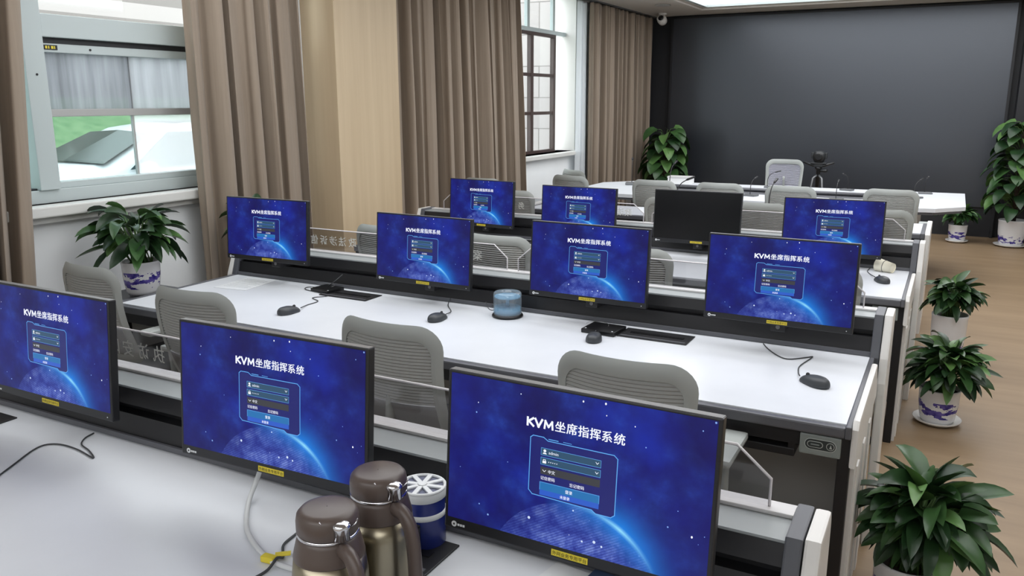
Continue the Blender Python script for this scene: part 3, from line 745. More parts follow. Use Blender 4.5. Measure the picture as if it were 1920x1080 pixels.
# ------------------------------------------------------------------ chairs
def make_chair(mesh='chair_mesh'):
    t = thing('office_chair', 'x', 'office chair')
    Z0, Z1, HW = .50, .975, .218
    def S(x, z, off=0.0):
        q = (z-Z0)/(Z1-Z0)
        return Vector((x, .115*(1-q)**1.15-.035*sin(pi*q)+.055*(x/HW)**2+off, z))
    def rr(hw, z0, z1, rt, rb, n=7):
        out = []
        for cx, cz, r, a0 in ((hw-rt, z1-rt, rt, 0), (-hw+rt, z1-rt, rt, 90), (-hw*.92+rb, z0+rb, rb, 180), (hw*.92-rb, z0+rb, rb, 270)):
            for i in range(n+1):
                a = radians(a0+90*i/n); out.append((cx+r*cos(a), cz+r*sin(a)))
        return out
    def dens(ps, step=.03):
        out = []
        for i, p in enumerate(ps):
            q = ps[(i+1) % len(ps)]; L = math.hypot(q[0]-p[0], q[1]-p[1]); k = max(1, int(L/step))
            for j in range(k): out.append((p[0]+(q[0]-p[0])*j/k, p[1]+(q[1]-p[1])*j/k))
        return out
    outer = rr(HW, Z0, Z1, .085, .06); inner = rr(HW-.036, Z0+.05, Z1-.052, .055, .04)
    # same number of points in both loops: subdivide edge by edge
    def sub(ps, k=6):
        out = []
        for i, p in enumerate(ps):
            q = ps[(i+1) % len(ps)]; L = math.hypot(q[0]-p[0], q[1]-p[1])
            kk = k if (i+1) % 8 == 0 else 1
            for j in range(kk): out.append((p[0]+(q[0]-p[0])*j/kk, p[1]+(q[1]-p[1])*j/kk))
        return out
    O, I = sub(outer), sub(inner)
    m = MB('chair_frame')
    th = .013
    mid = [((a[0]+b[0])/2, (a[1]+b[1])/2) for a, b in zip(O, I)]
    loops = [(O, 0), (mid, -th), (I, -th*.4), (I, th*.5), (mid, th), ]
    rings = [m.verts([S(p[0], p[1], off) for p in L]) for L, off in loops]
    for a in range(5): m.bridge(rings[a], rings[(a+1) % 5])
    m.build('back_frame', t, smooth_angle=50)
    # ribbed mesh field and plain lower field
    iz0, iz1, ihw, rt = Z0+.05, Z1-.052, HW-.036, .055
    def hw_at(z):
        f = 1-.08*(1-(z-Z0)/(Z1-Z0)); w = ihw*f
        if z > iz1-rt: w = ihw-rt+sqrt(max(0, rt*rt-(z-iz1+rt)**2))
        return w+.004
    m = MB(mesh); rows = []
    n = 40; zs = .69
    for j in range(n+1):
        z = zs+(iz1-zs)*j/n; w = hw_at(z); off = .0036 if j % 2 else -.0036
        rows.append([m.bm.verts.new(S(-w+2*w*i/10, z, off)) for i in range(11)])
    for j in range(n):
        for i in range(10): m.face([rows[j][i], rows[j][i+1], rows[j+1][i+1], rows[j+1][i]], None, False)
    m.build('back_mesh', t)
    m = MB('chair_pad'); rows = []
    for off in (-.006, .006):
        for j in range(9):
            z = iz0-.01+(zs+.006-iz0)*j/8; w = hw_at(z)
            rows.append([m.bm.verts.new(S(-w+2*w*i/10, z, off)) for i in range(11)])
    for o in (0, 9):
        for j in range(8):
            for i in range(10): m.face([rows[o+j][i], rows[o+j][i+1], rows[o+j+1][i+1], rows[o+j+1][i]], None, True)
    for i in range(10): m.face([rows[8][i], rows[8][i+1], rows[17][i+1], rows[17][i]]); m.face([rows[0][i], rows[0][i+1], rows[9][i+1], rows[9][i]])
    m.build('lower_back_panel', t)
    m = MB('chair_frame'); m.tube(smoothpath([(0, .06, .78), (0, .035, .64), (0, .06, .5), (0, .14, .42), (0, .26, .40)], 4), [.022]*17, seg=8, flat=.6); m.build('back_support', t)
    # seat
    m = MB('chair_pad'); rings = []
    for z, k in ((.425, .9), (.43, .97), (.455, 1.0), (.478, .98), (.488, .9), (.490, .6)):
        rings.append(m.verts([(.235*k*(abs(cos(a))**.6)*(1 if cos(a) >= 0 else -1), .335+.235*k*(abs(sin(a))**.6)*(1 if sin(a) >= 0 else -1), z) for a in [2*pi*i/36 for i in range(36)]]))
    for a in range(5): m.bridge(rings[a], rings[a+1])
    m.face(rings[0][::-1]); m.face(rings[-1]); m.build('seat', t)
    for s in (-1, 1):
        m = MB('chair_frame'); m.tube(smoothpath([(s*.19, .25, .42), (s*.255, .25, .44), (s*.262, .24, .56), (s*.262, .235, .655)], 4), .017, seg=8, flat=.7); ar = m.build('armrest', t)
        m = MB('chair_frame'); m.box((s*.262-.04, .115, .652), (s*.262+.04, .365, .678), bev=.011); m.build('arm_pad', ar)
    m = MB('chair_metal'); m.lathe([(.05, .425), (.05, .39), (.028, .38), (.028, .12), (.04, .10), (.04, .07)], seg=20, c=(0, .33, 0)); m.build('gas_lift', t)
    m = MB('chair_frame')
    for k in range(5):
        a = 2*pi*k/5+.3; d = Vector((cos(a), sin(a), 0)); c = Vector((0, .33, 0))
        m.tube([c+Vector((0, 0, .1)), c+d*.15+Vector((0, 0, .092)), c+d*.29+Vector((0, 0, .068))], [.026, .021, .015], seg=8)
    m.build('star_base', t)
    for k in range(5):
        a = 2*pi*k/5+.3; d = Vector((cos(a), sin(a), 0)); c = Vector((0, .33, 0))+d*.285
        m = MB('blackglossy'); sd = Vector((-d.y, d.x, 0))
        for q in (-1, 1):
            x = Matrix.Translation(c+sd*.016*q+Vector((0, 0, .027))) @ d.to_track_quat('X', 'Z').to_matrix().to_4x4() @ Matrix.Rotation(radians(90), 4, 'X')
            m.lathe([(.02, -.009), (.027, -.006), (.027, .006), (.02, .009)], seg=14, xf=x)
        m.tube([c+Vector((0, 0, .027)), c+Vector((0, 0, .066))], .008, seg=6); m.build('caster', t)
    return t
gC = 'grey mesh office chairs'
ch0 = make_chair(); used = [False]
CH = [
 ('grey mesh chair swung round beside the plant at the window end of the middle desk', -3.42, 2.28, -4),
 ('grey mesh chair second from the window at the middle desk, beside the etched acrylic', -2.60, 2.15, 2),
 ('grey mesh chair at the middle desk, facing the monitor left of the disc tub', -1.625, 2.12, -2),
 ('grey mesh chair closest to the aisle at the middle desk, behind the largest monitor', -.775, 2.11, 0),
 ('grey mesh chair seen through the lettered acrylic at the third desk', -2.95, 3.88, 0),
 ('grey mesh chair showing between two middle desk monitors above the disc tub', -2.18, 3.88, 0),
 ('grey mesh chair at the third desk under the switched off monitor', -1.385, 3.86, 0),
 ('grey mesh chair at the aisle end of the third desk, nearly hidden by a monitor', -.51, 3.84, 0),
 ('grey mesh chair between the two window side monitors of the third desk', -3.22, 6.0, 0),
 ('grey mesh chair at the plain desk row hidden behind the switched off monitor', -1.86, 6.05, 0),
 ('grey mesh chair at the plain desk row, right of the switched off monitor', -1.20, 6.05, 0),
 ('grey mesh chair at the aisle end of the plain desk row', -.395, 6.05, 2),
 ('grey mesh chair by the wide curtain, only its top showing above a monitor', -3.71, 6.37, 0),
 ('grey mesh chair at the near side of the conference table, by the white box', -2.445, 7.40, 0),
 ('grey mesh chair second from the white box on the near side of the conference table', -1.828, 7.40, 0),
 ('grey mesh chair on the near side of the conference table, below the far side chair', -1.21, 7.40, 0),
 ('grey mesh chair low at the aisle end of the conference table near side', -.415, 7.50, 0),
 ('grey mesh chair at the cut corner of the conference table beside the white wall', -3.36, 7.50, -10),
 ('grey mesh chair furthest back at the window end of the conference table', -3.62, 8.15, -32),
 ('pale grey chair on the far side of the conference table beside the tripod camera', -1.74, 10.22, 180),
]
for i, (lb, x, y, a) in enumerate(CH):
    if i == 0:
        ch0.location = (x, y, 0); ch0.rotation_euler = (0, 0, radians(a)); ch0['label'] = lb; ch0['group'] = gC; continue
    o = dup(ch0, (x, y, 0), radians(a), lb, gC)
    if 'only its top' in lb: o.scale = (.92, 1, 1.05)
    if 'far side of' in lb and a == 180:
        o.scale = (1, 1, 1.045)
        for c in o.children:
            if c.name.startswith('back_mesh') or c.name.startswith('lower_back'):
                c.data = c.data.copy(); c.data.materials[0] = M['chair_pale']

# ------------------------------------------------------------------ conference table and what is on it
t = thing('conference_table', 'long white conference table with cut corners in front of the black video wall', 'conference table', (-1.7, 8.85, 0))
out = [(-1.95, -.25), (-1.45, -.76), (1.1, -.76), (1.62, -.62), (1.86, -.35), (1.86, .9), (-1.6, .76), (-1.95, .35)]
hole = [(-1.35, -.16), (.95, -.16), (1.32, .1), (1.12, .42), (-1.35, .42)]
m = MB('desk_white')
def ringslab(m, out, hole, z0, z1):
    # white top with an opening: split into pieces around the hole
    xs0 = -1.35
    pieces = [
      [out[7], out[0], out[1], hole[0], hole[4], out[6]],
      [out[1], out[2], hole[1], hole[0]],
      [out[2], out[3], out[4], out[5], hole[2], hole[1]],
      [hole[2], out[5], hole[3]],
      [hole[3], out[5], out[6], hole[4]]]
    for p in pieces: m.prism(p, z0, z1, 'z')
ringslab(m, out, hole, .715, .75); m.build('tabletop', t)
m = MB('trim')
for i in range(len(hole)):
    a, b = Vector((*hole[i], .735)), Vector((*hole[(i+1) % len(hole)], .735)); m.tube([a, b], .022, seg=4)
m.prism(hole, .66, .70, 'z', 'desk_white'); m.build('centre_trough', t)
m = MB('trim'); m.prism([(p[0]*.985, p[1]*.985) for p in out], .69, .7145, 'z'); m.build('edge_band', t)
for x in (-1.3, 1.45):
    m = MB('rail'); m.box((x-.03, -.55, 0), (x+.03, .6, .69), bev=.006); m.build('leg', t)
m = MB('black'); m.box((-1.25, -.30, .05), (1.4, -.28, .69)); m.build('modesty_panel', t)
t = thing('tissue_box', 'white box lying on the conference table near the tall corner plant', 'box', (-2.77, 9.42, .751), .05)
m = MB('card'); m.box((-.14, -.07, 0), (.14, .07, .085), bev=.006); m.build('body', t)
m = MB('rail'); m.box((-.145, -.075, .07), (.145, .075, .09), bev=.006); m.build('lid', t)
def make_mic():
    t = thing('desk_microphone', 'x', 'microphone')
    m = MB('grey_metal'); m.prism([(-.075, -.055), (.075, -.055), (.065, .045), (-.065, .045)], 0, .03, 'z', bev=.008); m.build('base', t)
    m = MB('black'); pts = smoothpath([(0, .01, .03), (0, .01, .13), (0, .0, .2), (0, -.03, .255), (0, -.07, .285)], 4); m.tube(pts, .004, seg=6); g = m.build('gooseneck', t)
    m = MB('black'); m.tube([(0, -.07, .285), (0, -.085, .292), (0, -.14, .315)], [.006, .010, .010], seg=10); m.build('microphone_head', t)
    return t
mic0 = make_mic()
MIC = [('gooseneck microphone on the cut corner of the conference table next to the curtain', -3.24, 9.05, 20),
 ('gooseneck microphone on the conference table in front of the white box', -2.63, 8.55, 170),
 ('gooseneck microphone on the conference table straight behind the aisle end plain desk chair', -1.77, 8.5, 165),
 ('gooseneck microphone in front of the pale far side chair', -1.78, 9.45, 95),
 ('gooseneck microphone in the middle of the table near side, behind the aisle end monitor', -.953, 8.5, 180),
 ('gooseneck microphone on the far edge of the conference table right of the tripod', -.96, 9.52, -20),
 ('gooseneck microphone on the wide aisle end of the conference table', -.29, 9.05, 150),
 ('gooseneck microphone at the far aisle corner of the conference table', -.21, 9.55, 10)]
MIC2 = [('gooseneck microphone on the plain desk row, beside the switched off monitor', -2.05, 6.88, 100), ('gooseneck microphone on the plain desk row, behind a chair right of the switched off monitor', -1.28, 6.9, 170)]
for i, (lb, x, y, a) in enumerate(MIC+MIC2):
    if i == 0: mic0.location = (x, y, .751); mic0.rotation_euler = (0, 0, radians(a)); mic0['label'] = lb; mic0['group'] = 'gooseneck microphones'
    else:
        o = dup(mic0, (x, y, .751), radians(a), lb, 'gooseneck microphones')
        if i in (2, 3, 4, 5, 6, 7): o.scale = (.9, .9, .6)
# camera on tripod
t = thing('tripod_camera', 'black conference camera on a tripod behind the conference table', 'camera', (-1.385, 10.36, 0))
m = MB('dark_metal')
m.box((-.09, -.05, .965), (.09, .05, .985), bev=.008); m.box((-.05, -.04, .93), (.05, .04, .965), bev=.006)
m.tube([(-.17, 0, .985), (-.06, -.02, .95), (.06, -.02, .95), (.17, 0, .985)], [.012, .018, .018, .012], seg=8); m.build('mount_plate', t)
m = MB('dark_metal'); m.lathe([(.045, .985), (.06, 1.0), (.075, 1.05), (.07, 1.09), (.045, 1.115), (.01, 1.12)], seg=24); m.box((-.09, -.02, 1.03), (-.06, .02, 1.10), bev=.008); m.box((.06, -.02, 1.03), (.09, .02, 1.10), bev=.008); m.build('camera_head', t)
m = MB('blackglossy'); m.lathe([(.042, 0), (.045, .03), (.034, .034), (.0005, .03)], seg=20, cap1=False, xf=Matrix.Translation((0, -.06, 1.055)) @ Matrix.Rotation(radians(90), 4, 'X')); m.build('lens', t)
m = MB('dark_metal'); m.lathe([(.022, .55), (.022, .90), (.04, .91), (.04, .93)], seg=14); m.tube([(0, 0, .89), (.10, -.03, .89)], .018, seg=8); m.build('centre_column', t)
for a in (90, 215, 325):
    m = MB('grey_metal'); m.tube([(0, 0, .84), (.06*cos(radians(a)), .06*sin(radians(a)), .80), (.17*cos(radians(a)), .17*sin(radians(a)), .01)], [.016, .015, .011], seg=8); m.build('leg', t)

# ------------------------------------------------------------------ plants
def leaf(m, base, d, L, W, droop, twist, mt, curl=.25, n=6):
    """pointed leaf from base along d, bending down"""
    d = Vector(d).normalized(); up = Vector((0, 0, 1))
    sd = d.cross(up)
    if sd.length < .05: sd = Vector((1, 0, 0))
    sd.normalize()
    p = Vector(base); rows = []
    for i in range(n+1):
        t = i/n
        w = W*(sin(pi*min(1, t**.75*.96+.02))**.8)*(1-.15*t)
        nn = sd.cross(d).normalized()
        s2 = (sd*cos(twist)+nn*sin(twist))
        n2 = s2.cross(d).normalized()
        up2 = n2*(w*curl)
        if i in (0, n): rows.append([m.bm.verts.new(p)]*3)
        else: rows.append([m.bm.verts.new(p-s2*w/2+up2), m.bm.verts.new(p), m.bm.verts.new(p+s2*w/2+up2)])
        d = (d+Vector((0, 0, -droop/n))).normalized()
        p = p+d*(L/n)
    for i in range(n):
        for k in (0, 1):
            q = [rows[i][k], rows[i][k+1], rows[i+1][k+1], rows[i+1][k]]
            u = []
            for v in q:
                if v not in u: u.append(v)
            if len(u) > 2: m.face(u, mt, True)
def pot(t, r, h, saucer=True):
    m = MB('pot'); m.lathe([(r*.78, .012), (r*.86, h*.15), (r*.97, h*.55), (r, h*.92), (r*1.03, h*.97), (r*1.0, h), (r*.93, h*.985), (r*.9, h*.86)], seg=36, cap1=False); m.build('pot', t)
    m = MB('soil'); m.lathe([(.001, h*.89), (r*.905, h*.88)], seg=28, cap0=False, cap1=False); m.build('soil', t)
    if saucer:
        m = MB('panel_white'); m.lathe([(r*.8, 0), (r*1.14, .018), (r*1.2, .03), (r*1.14, .028), (r*.8, .011)], seg=36); m.build('saucer', t)
def lily(label, loc, r, h, c, A, B, n, seed, L=.14, W=.064, group='leafy plants in blue and white pots', saucer=True, name='potted_plant', lo=-.6):
    """pot with stems carrying a loose ball of pointed leaves: c is the crown centre above the floor or stand, A and B its half width and height"""
    t = thing(name, label, 'potted plant', loc, 0, group)
    pot(t, r, h, saucer)
    rnd = random.Random(seed); fm = MB('leafA', 'leafB', 'leafC'); sm = MB('stem')
    for i in range(n):
        a = 2*pi*.7548777*i+rnd.uniform(-.3, .3); cz = lo+(1-lo)*((i*.5698403+rnd.uniform(-.05, .05)) % 1.0)
        sx = sqrt(max(0, 1-cz*cz)); k = rnd.uniform(.25, .68)
        C_ = Vector((c[0], c[1], c[2]))
        e = C_+Vector((cos(a)*sx*A*k, sin(a)*sx*A*k, cz*B*k))
        b = Vector((rnd.uniform(-1, 1)*r*.5, rnd.uniform(-1, 1)*r*.5, h*.88))
        mid = (b+e)/2+Vector((-cos(a)*.012, -sin(a)*.012, .03*rnd.random()))
        sm.tube([b, mid, e], [.0042, .0036, .0028], seg=5)
        a2 = a+rnd.uniform(-.55, .55)
        d = Vector((cos(a2), sin(a2), 0))*(.5+.5*sx)+Vector((0, 0, cz*.75+rnd.uniform(-.15, .25)))
        mt = rnd.choices(('leafA', 'leafB', 'leafC'), (4, 4, 1.3))[0]
        leaf(fm, e, d, L*rnd.uniform(.7, 1.25), W*rnd.uniform(.8, 1.2), rnd.uniform(.3, 1.5), rnd.uniform(-.7, .7), mt)
    fm.build('foliage', t, recalc=False); sm.build('stems', t)
    return t
lily('large leafy plant on the aisle floor nearest the viewer', (.01, 2.80, 0), .105, .20, (.03, 0, .365), .19, .185, 170, 11, L=.145, W=.066)
lily('leafy plant on a white saucer in the aisle, second from the viewer', (.072, 4.74, 0), .10, .20, (.025, 0, .315), .175, .18, 140, 23)
lily('leafy plant in the aisle behind the saucer one, at the end of the third desk', (.10, 6.08, 0), .11, .30, (.01, 0, .42), .145, .14, 100, 31, L=.13, lo=-.5)
lily('small leafy plant in a pot on the floor beyond the conference table end', (.155, 11.35, 0), .105, .22, (0, 0, .34), .21, .12, 80, 41, L=.13, lo=-.5)
# window side plants on low stands
def stand(label, x, y, h):
    t = thing('plant_stand', label, 'plant stand', (x, y, 0), 0, 'dark plant stands')
    m = MB('post'); m.box((-.17, -.2, h-.025), (.17, .2, h), bev=.004); m.build('stand_top', t)
    for sx in (-1, 1):
        for sy in (-1, 1):
            m = MB('black'); m.box((sx*.15-.012, sy*.18-.012, 0), (sx*.15+.012, sy*.18+.012, h-.025)); m.build('leg', t)
    return t
stand('dark plant stand under the leafy plant below the car park window', -3.86, 2.92, .665)
lily('leafy plant with long stems in a blue painted pot below the car park window', (-3.82, 2.90, .667), .098, .19, (0, 0, .33), .235, .20, 84, 57, L=.17, W=.07, saucer=False)
stand('dark plant stand hidden behind the monitor near the papers', -3.76, 3.63, .60)
lily('leafy plant peeping out behind the monitor near the papers', (-3.76, 3.63, .602), .095, .19, (.02, .05, .33), .13, .19, 46, 68, L=.16, W=.07, saucer=False)
def pole_plant(label, loc, r, h, top, rad, n, seed, z_lo, L=.24, W=.16):
    t = thing('climbing_plant', label, 'potted plant', loc, 0, 'tall climbing plants beside the video wall')
    pot(t, r, h, True)
    m = MB('soil'); m.tube([(0, 0, h*.8), (0, 0, top-.08)], .028, seg=10); m.build('moss_pole', t)
    rnd = random.Random(seed); fm = MB('leafA', 'leafB', 'leafC'); sm = MB('stem')
    for i in range(n):
        q = i/(n-1); a = 2.39996*i+rnd.uniform(-.3, .3); z = z_lo+(top-z_lo)*q
        rr = rad*(1-.35*q**3)*rnd.uniform(.55, 1.0)
        e = Vector((cos(a)*rr*.55, sin(a)*rr*.55, z+.05)); b = Vector((cos(a)*.025, sin(a)*.025, z-.04))
        sm.tube([b, (b+e)/2+Vector((0, 0, .04)), e], .004, seg=5)
        mt = rnd.choices(('leafA', 'leafB', 'leafC'), (3, 4, 2.2))[0]
        leaf(fm, e, Vector((cos(a), sin(a), .25)), L*rnd.uniform(.8, 1.2), W*rnd.uniform(.8, 1.2), 1.7, rnd.uniform(-.5, .5), mt, .15)
    fm.build('foliage', t, recalc=False); sm.build('stems', t)
    return t
pole_plant('tall climbing plant in a white pot right of the video wall', (.72, 11.3, 0), .15, .32, 1.42, .40, 92, 77, .40)
pole_plant('tall climbing plant in the far corner between curtain and black wall', (-3.52, 11.15, 0), .16, .34, 1.28, .36, 64, 88, .45, L=.26, W=.18)

# ------------------------------------------------------------------ things on the desks
ZD = .7505
def make_mouse():
    t = thing('computer_mouse', 'x', 'mouse')
    m = MB('mouse'); rings = []
    for k in range(9):
        q = k/8; z = .034*q
        f = sqrt(max(0, 1-q**2.6))
        pts = []
        for i in range(28):
            a = 2*pi*i/28; c, s = cos(a), sin(a)
            y = .058*(abs(s)**.85)*(1 if s > 0 else -1)*(.35+.65*f) if k else .058*(abs(s)**.85)*(1 if s > 0 else -1)*.95
            w = .031*(1-.08*sin(y*60))
            pts.append((w*(abs(c)**.8)*(1 if c > 0 else -1)*(.25+.75*f), y-.006*q, z*(1-.25*max(0, y/.058))))
        rings.append(m.verts(pts))
    for k in range(8): m.bridge(rings[k], rings[k+1])
    m.face(rings[0][::-1]); m.face(rings[-1], None, True); m.build('body', t)
    m = MB('blackglossy'); m.lathe([(.007, -.003), (.008, 0), (.007, .003)], seg=12, xf=Matrix.Translation((0, .03, .026)) @ Matrix.Rotation(radians(90), 4, 'Y')); m.build('scroll_wheel', t)
    return t
mouse0 = make_mouse()
MS = [('dark mouse by the coiled cable at the window end of the middle desk', -2.60, 2.72, (.02, .12)),
 ('dark mouse on the middle desk to the left of the disc tub', -1.932, 2.934, (.005, .126)),
 ('dark mouse on the middle desk touching the black drive near the socket flap', -1.20, 2.965, (-.03, .14)),
 ('dark mouse at the aisle end of the middle desk', -.334, 2.818, (-.102, .07)),
 ('dark mouse beside the fallen paper cup on the third desk', -.262, 4.69, (-.074, .126))]
for i, (lb, x, y, d) in enumerate(MS):
    a = math.atan2(d[1], d[0])-pi/2
    if i == 0: mouse0.location = (x, y, ZD); mouse0.rotation_euler = (0, 0, a); mouse0['label'] = lb; mouse0['group'] = 'dark computer mice'
    else: dup(mouse0, (x, y, ZD), a, lb, 'dark computer mice')
def cable(label, pts, r=.0022, mt='cable', name='cable', z=None):
    P = [(p[0], p[1], (p[2] if len(p) > 2 else ZD+r+.0003)) for p in pts]
    m = MB(mt); m.tube(smoothpath(P, 6), r, seg=6)
    return tag(m.build(name), label, 'cable')
cable('thin coiled mouse cable at the window end of the middle desk', [(-2.588, 2.785, .762), (-2.624, 2.868), (-2.629, 2.95), (-2.70, 2.992), (-2.66, 3.06), (-2.74, 3.09), (-2.86, 3.12), (-2.88, 3.17), (-2.80, 3.20), (-2.70, 3.15, .80), (-2.69, 3.215, .83)])
cable('short mouse cable behind the mouse left of the disc tub', [(-1.930, 2.998, .762), (-1.955, 3.08), (-2.02, 3.16), (-2.057, 3.222), (-2.056, 3.238, .77)])
cable('wavy mouse cable at the aisle end of the middle desk', [(-.388, 2.855, .762), (-.402, 2.919), (-.409, 2.997), (-.385, 3.125), (-.40, 3.118), (-.457, 3.062), (-.50, 3.082), (-.554, 3.159), (-.584, 3.222)])
cable('thin mouse cable beside the paper cup on the third desk', [(-.300, 4.754, .762), (-.330, 4.86), (-.355, 4.95), (-.35, 5.055)])
cable('thin black cable crossing the nearest desk at the photo edge', [(-2.06, 1.06), (-2.11, 1.15), (-2.165, 1.256), (-2.14, 1.296), (-2.06, 1.30), (-1.965, 1.284), (-2.02, 1.31), (-2.076, 1.327), (-2.108, 1.36), (-2.119, 1.395)])
o = thing('power_cable', 'thick white cable looping down from the monitor beside the thermos jugs', 'cable', (0, 0, 0))
m = MB('white_cable'); m.tube(smoothpath([(-1.40, 1.355, .862), (-1.415, 1.34, .80), (-1.40, 1.29, .757), (-1.316, 1.201, .757), (-1.246, 1.156, .757), (-1.181, 1.128, .757), (-1.144, 1.120, .757), (-1.08, 1.122, .757)], 6), .006, seg=8); m.build('cord', o)
m = MB('sticker'); m.box((-.016, -.009, -.007), (.016, .009, .007), bev=.003, xf=Matrix.Translation((-1.175, 1.125, .759)) @ Matrix.Rotation(.1, 4, 'Z')); m.box((-.002, 0, 0), (.03, .016, .002), xf=Matrix.Translation((-1.165, 1.135, .760)) @ Matrix.Rotation(.7, 4, 'Z')); q = m.build('tag_label', o); q['label'] = 'yellow tag'
cable('thin black cable crossing under the white cable beside the thermos jugs', [(-1.205, 1.275), (-1.20, 1.225), (-1.192, 1.185), (-1.160, 1.150), (-1.150, 1.122, .768), (-1.152, 1.09), (-1.165, 1.02)], .003)
cable('thin black cable looping at the window side base of the middle desk disc tub', [(-1.86, 3.236, .775), (-1.83, 3.21), (-1.80, 3.19), (-1.80, 3.22), (-1.83, 3.237, .765)], .0018)

def drive(label, x, y, a, w=.15, d=.12):
    t = thing('optical_drive', label, 'optical drive', (x, y, ZD), a, 'black optical drives')
    m = MB('blackglossy'); m.box((-w/2, -d/2, 0), (w/2, d/2, .018), bev=.004); m.build('case', t)
    m = MB('bezel_top'); m.tube([(-.04+.05*cos(i*pi/8), .02+.05*sin(i*pi/8), .0185) for i in range(9)], .001, seg=4); m.build('lid_seam', t)
    m = MB('white_mark')
    for k in (-1, 1): m.lathe([(.004, 0), (.004, .001)], seg=8, c=(k*.06, -.05, .018))
    m.build('screw', t)
    return t
drive('flat black optical drive beside the coiled mouse cable on the middle desk', -2.745, 3.155, -.12, .13, .11)
drive('flat black optical drive in front of the monitor right of the disc tub', -1.215, 3.105, -.05, .15, .13)
drive('flat black drive cut by the photo edge on the nearest desk', -2.60, 1.24, .1)
def sheet(label, x, y, w, d, a, z=ZD, mt='paper', name='paper_sheet', lines=True):
    t = thing(name, label, 'paper', (x, y, z), a)
    m = MB(mt); m.box((-w/2, -d/2, 0), (w/2, d/2, .0012)); m.build('sheet', t)
    if lines:
        m = MB('ctrl')
        for k in range(9): m.box((-w*.38, d*.36-k*d*.085, .0012), (w*(.38 if k % 3 else .2), d*.36-k*d*.085+.0022, .0014))
        m.build('print', t)
    return t
sheet('white printed sheet lying at the window end of the middle desk', -3.235, 3.085, .2, .27, .12)
sheet('white sheet half under the largest monitor on the nearest desk', -.60, 1.27, .13, .26, -.18, lines=False)
t = thing('booklet', 'slate blue booklet under the largest monitor on the nearest desk', 'booklet', (-.475, 1.26, ZD+.0015), -.12)
m = MB('blue_cover'); m.box((-.10, -.14, 0), (.10, .14, .006), bev=.001); m.build('cover', t)
m = MB('paper'); m.box((-.097, -.137, .0015), (.1005, .137, .0045)); m.build('pages', t)

# disc tub
t = thing('disc_tub', 'clear blue tub of discs on a black base on the middle desk', 'disc spindle', (-1.69, 3.135, ZD))
m = MB('blackglossy'); m.lathe([(.068, 0), (.071, .004), (.068, .011), (.058, .014)], seg=40); m.build('base', t)
m = MB('disc')
m.lathe([(.058, .0145), (.058, .045), (.008, .045)], seg=40); m.lathe([(.008, .045), (.008, .09)], seg=14); m.lathe([(.058, .088), (.058, .094)], seg=40); m.build('disc_stack', t)
m = MB('clear_plastic'); m.lathe([(.063, .0125), (.063, .105), (.058, .112), (.024, .113), (.022, .109), (.001, .109)], seg=40, cap0=False, cap1=False); m.build('cover', t)
# paper cup lying on its side, held by a mouse cable
t = thing('paper_cup', 'cream paper cup lying on its side on the third desk', 'cup', (-.265, 4.99, ZD), radians(-28))
X = Matrix.Translation((-.05, 0, .034)) @ Matrix.Rotation(radians(94), 4, 'Y')
m = MB('cream'); m.lathe([(.038, 0), (.027, .095), (.026, .093), (.036, .004)], seg=28, cap0=False, cap1=False, xf=X); m.lathe([(.0005, .088), (.0268, .088)], seg=24, cap0=False, cap1=False, xf=X); m.build('wall', t)
m = MB('cream'); m.tube([X @ Vector((.038*cos(i*2*pi/24), .038*sin(i*2*pi/24), 0)) for i in range(24)], .0018, seg=6, closed=True); m.build('rim', t)
m = MB('cable'); m.tube([X @ Vector((.0335*cos(i*2*pi/24), .0335*sin(i*2*pi/24), .045)) for i in range(24)], .0016, seg=5, closed=True); m.build('wrapped_cord', t)

# thermos jugs
def make_jug():
    t = thing('thermos_jug', 'x', 'thermos jug')
    m = MB('champagne'); m.lathe([(.066, 0), (.069, .004), (.069, .03), (.0685, .12), (.0665, .168), (.0622, .206)], seg=48); m.build('body', t)
    m = MB('brown'); m.lathe([(.0625, .206), (.0627, .208), (.0605, .219), (.0555, .240), (.0525, .250)], seg=48); m.build('neck', t)
    m = MB('chrome'); m.lathe([(.052, .2495), (.0545, .2505), (.0545, .2545), (.052, .2555)], seg=48); m.build('ring', t)
    m = MB('brown'); m.lathe([(.0515, .255), (.0545, .258), (.0545, .278), (.0525, .289), (.047, .2955), (.038, .298), (.001, .299)], seg=48, cap1=False); ld = m.build('lid', t)
    m = MB('brown'); hs = smoothpath([(.052, 0, .236), (.080, 0, .236), (.102, 0, .214), (.112, 0, .17), (.115, 0, .11), (.112, 0, .06), (.098, 0, .035), (.078, 0, .04), (.067, 0, .055)], 5)
    m.tube(hs, .0125, seg=12, flat=1.25); m.build('handle', t)
    m = MB('chrome'); m.lathe([(.0145, .258), (.0145, .279), (.016, .281), (.016, .285), (.013, .289), (.006, .291), (.0005, .2905)], seg=28, c=(.052, 0, 0), cap1=False)
    m.tube([(.046, -.018, .283), (.040, -.026, .288), (.036, -.032, .294)], [.003, .0035, .002], seg=6, flat=.5)
    m.tube([(.055, .017, .277), (.058, .024, .283), (.058, .029, .291)], [.003, .003, .002], seg=6, flat=.5); m.build('pour_lever', t)
    return t
jug = make_jug(); jug.scale = (.97, .97, .925); jug.location = (-.868, .968, ZD); jug.rotation_euler = (0, 0, radians(-24)); jug['label'] = 'front thermos jug with brown lid and champagne steel body'; jug['group'] = 'thermos jugs'
dup(jug, (-.878, 1.122, ZD), radians(-20), 'rear thermos jug with brown lid standing next to the blue tin', 'thermos jugs')
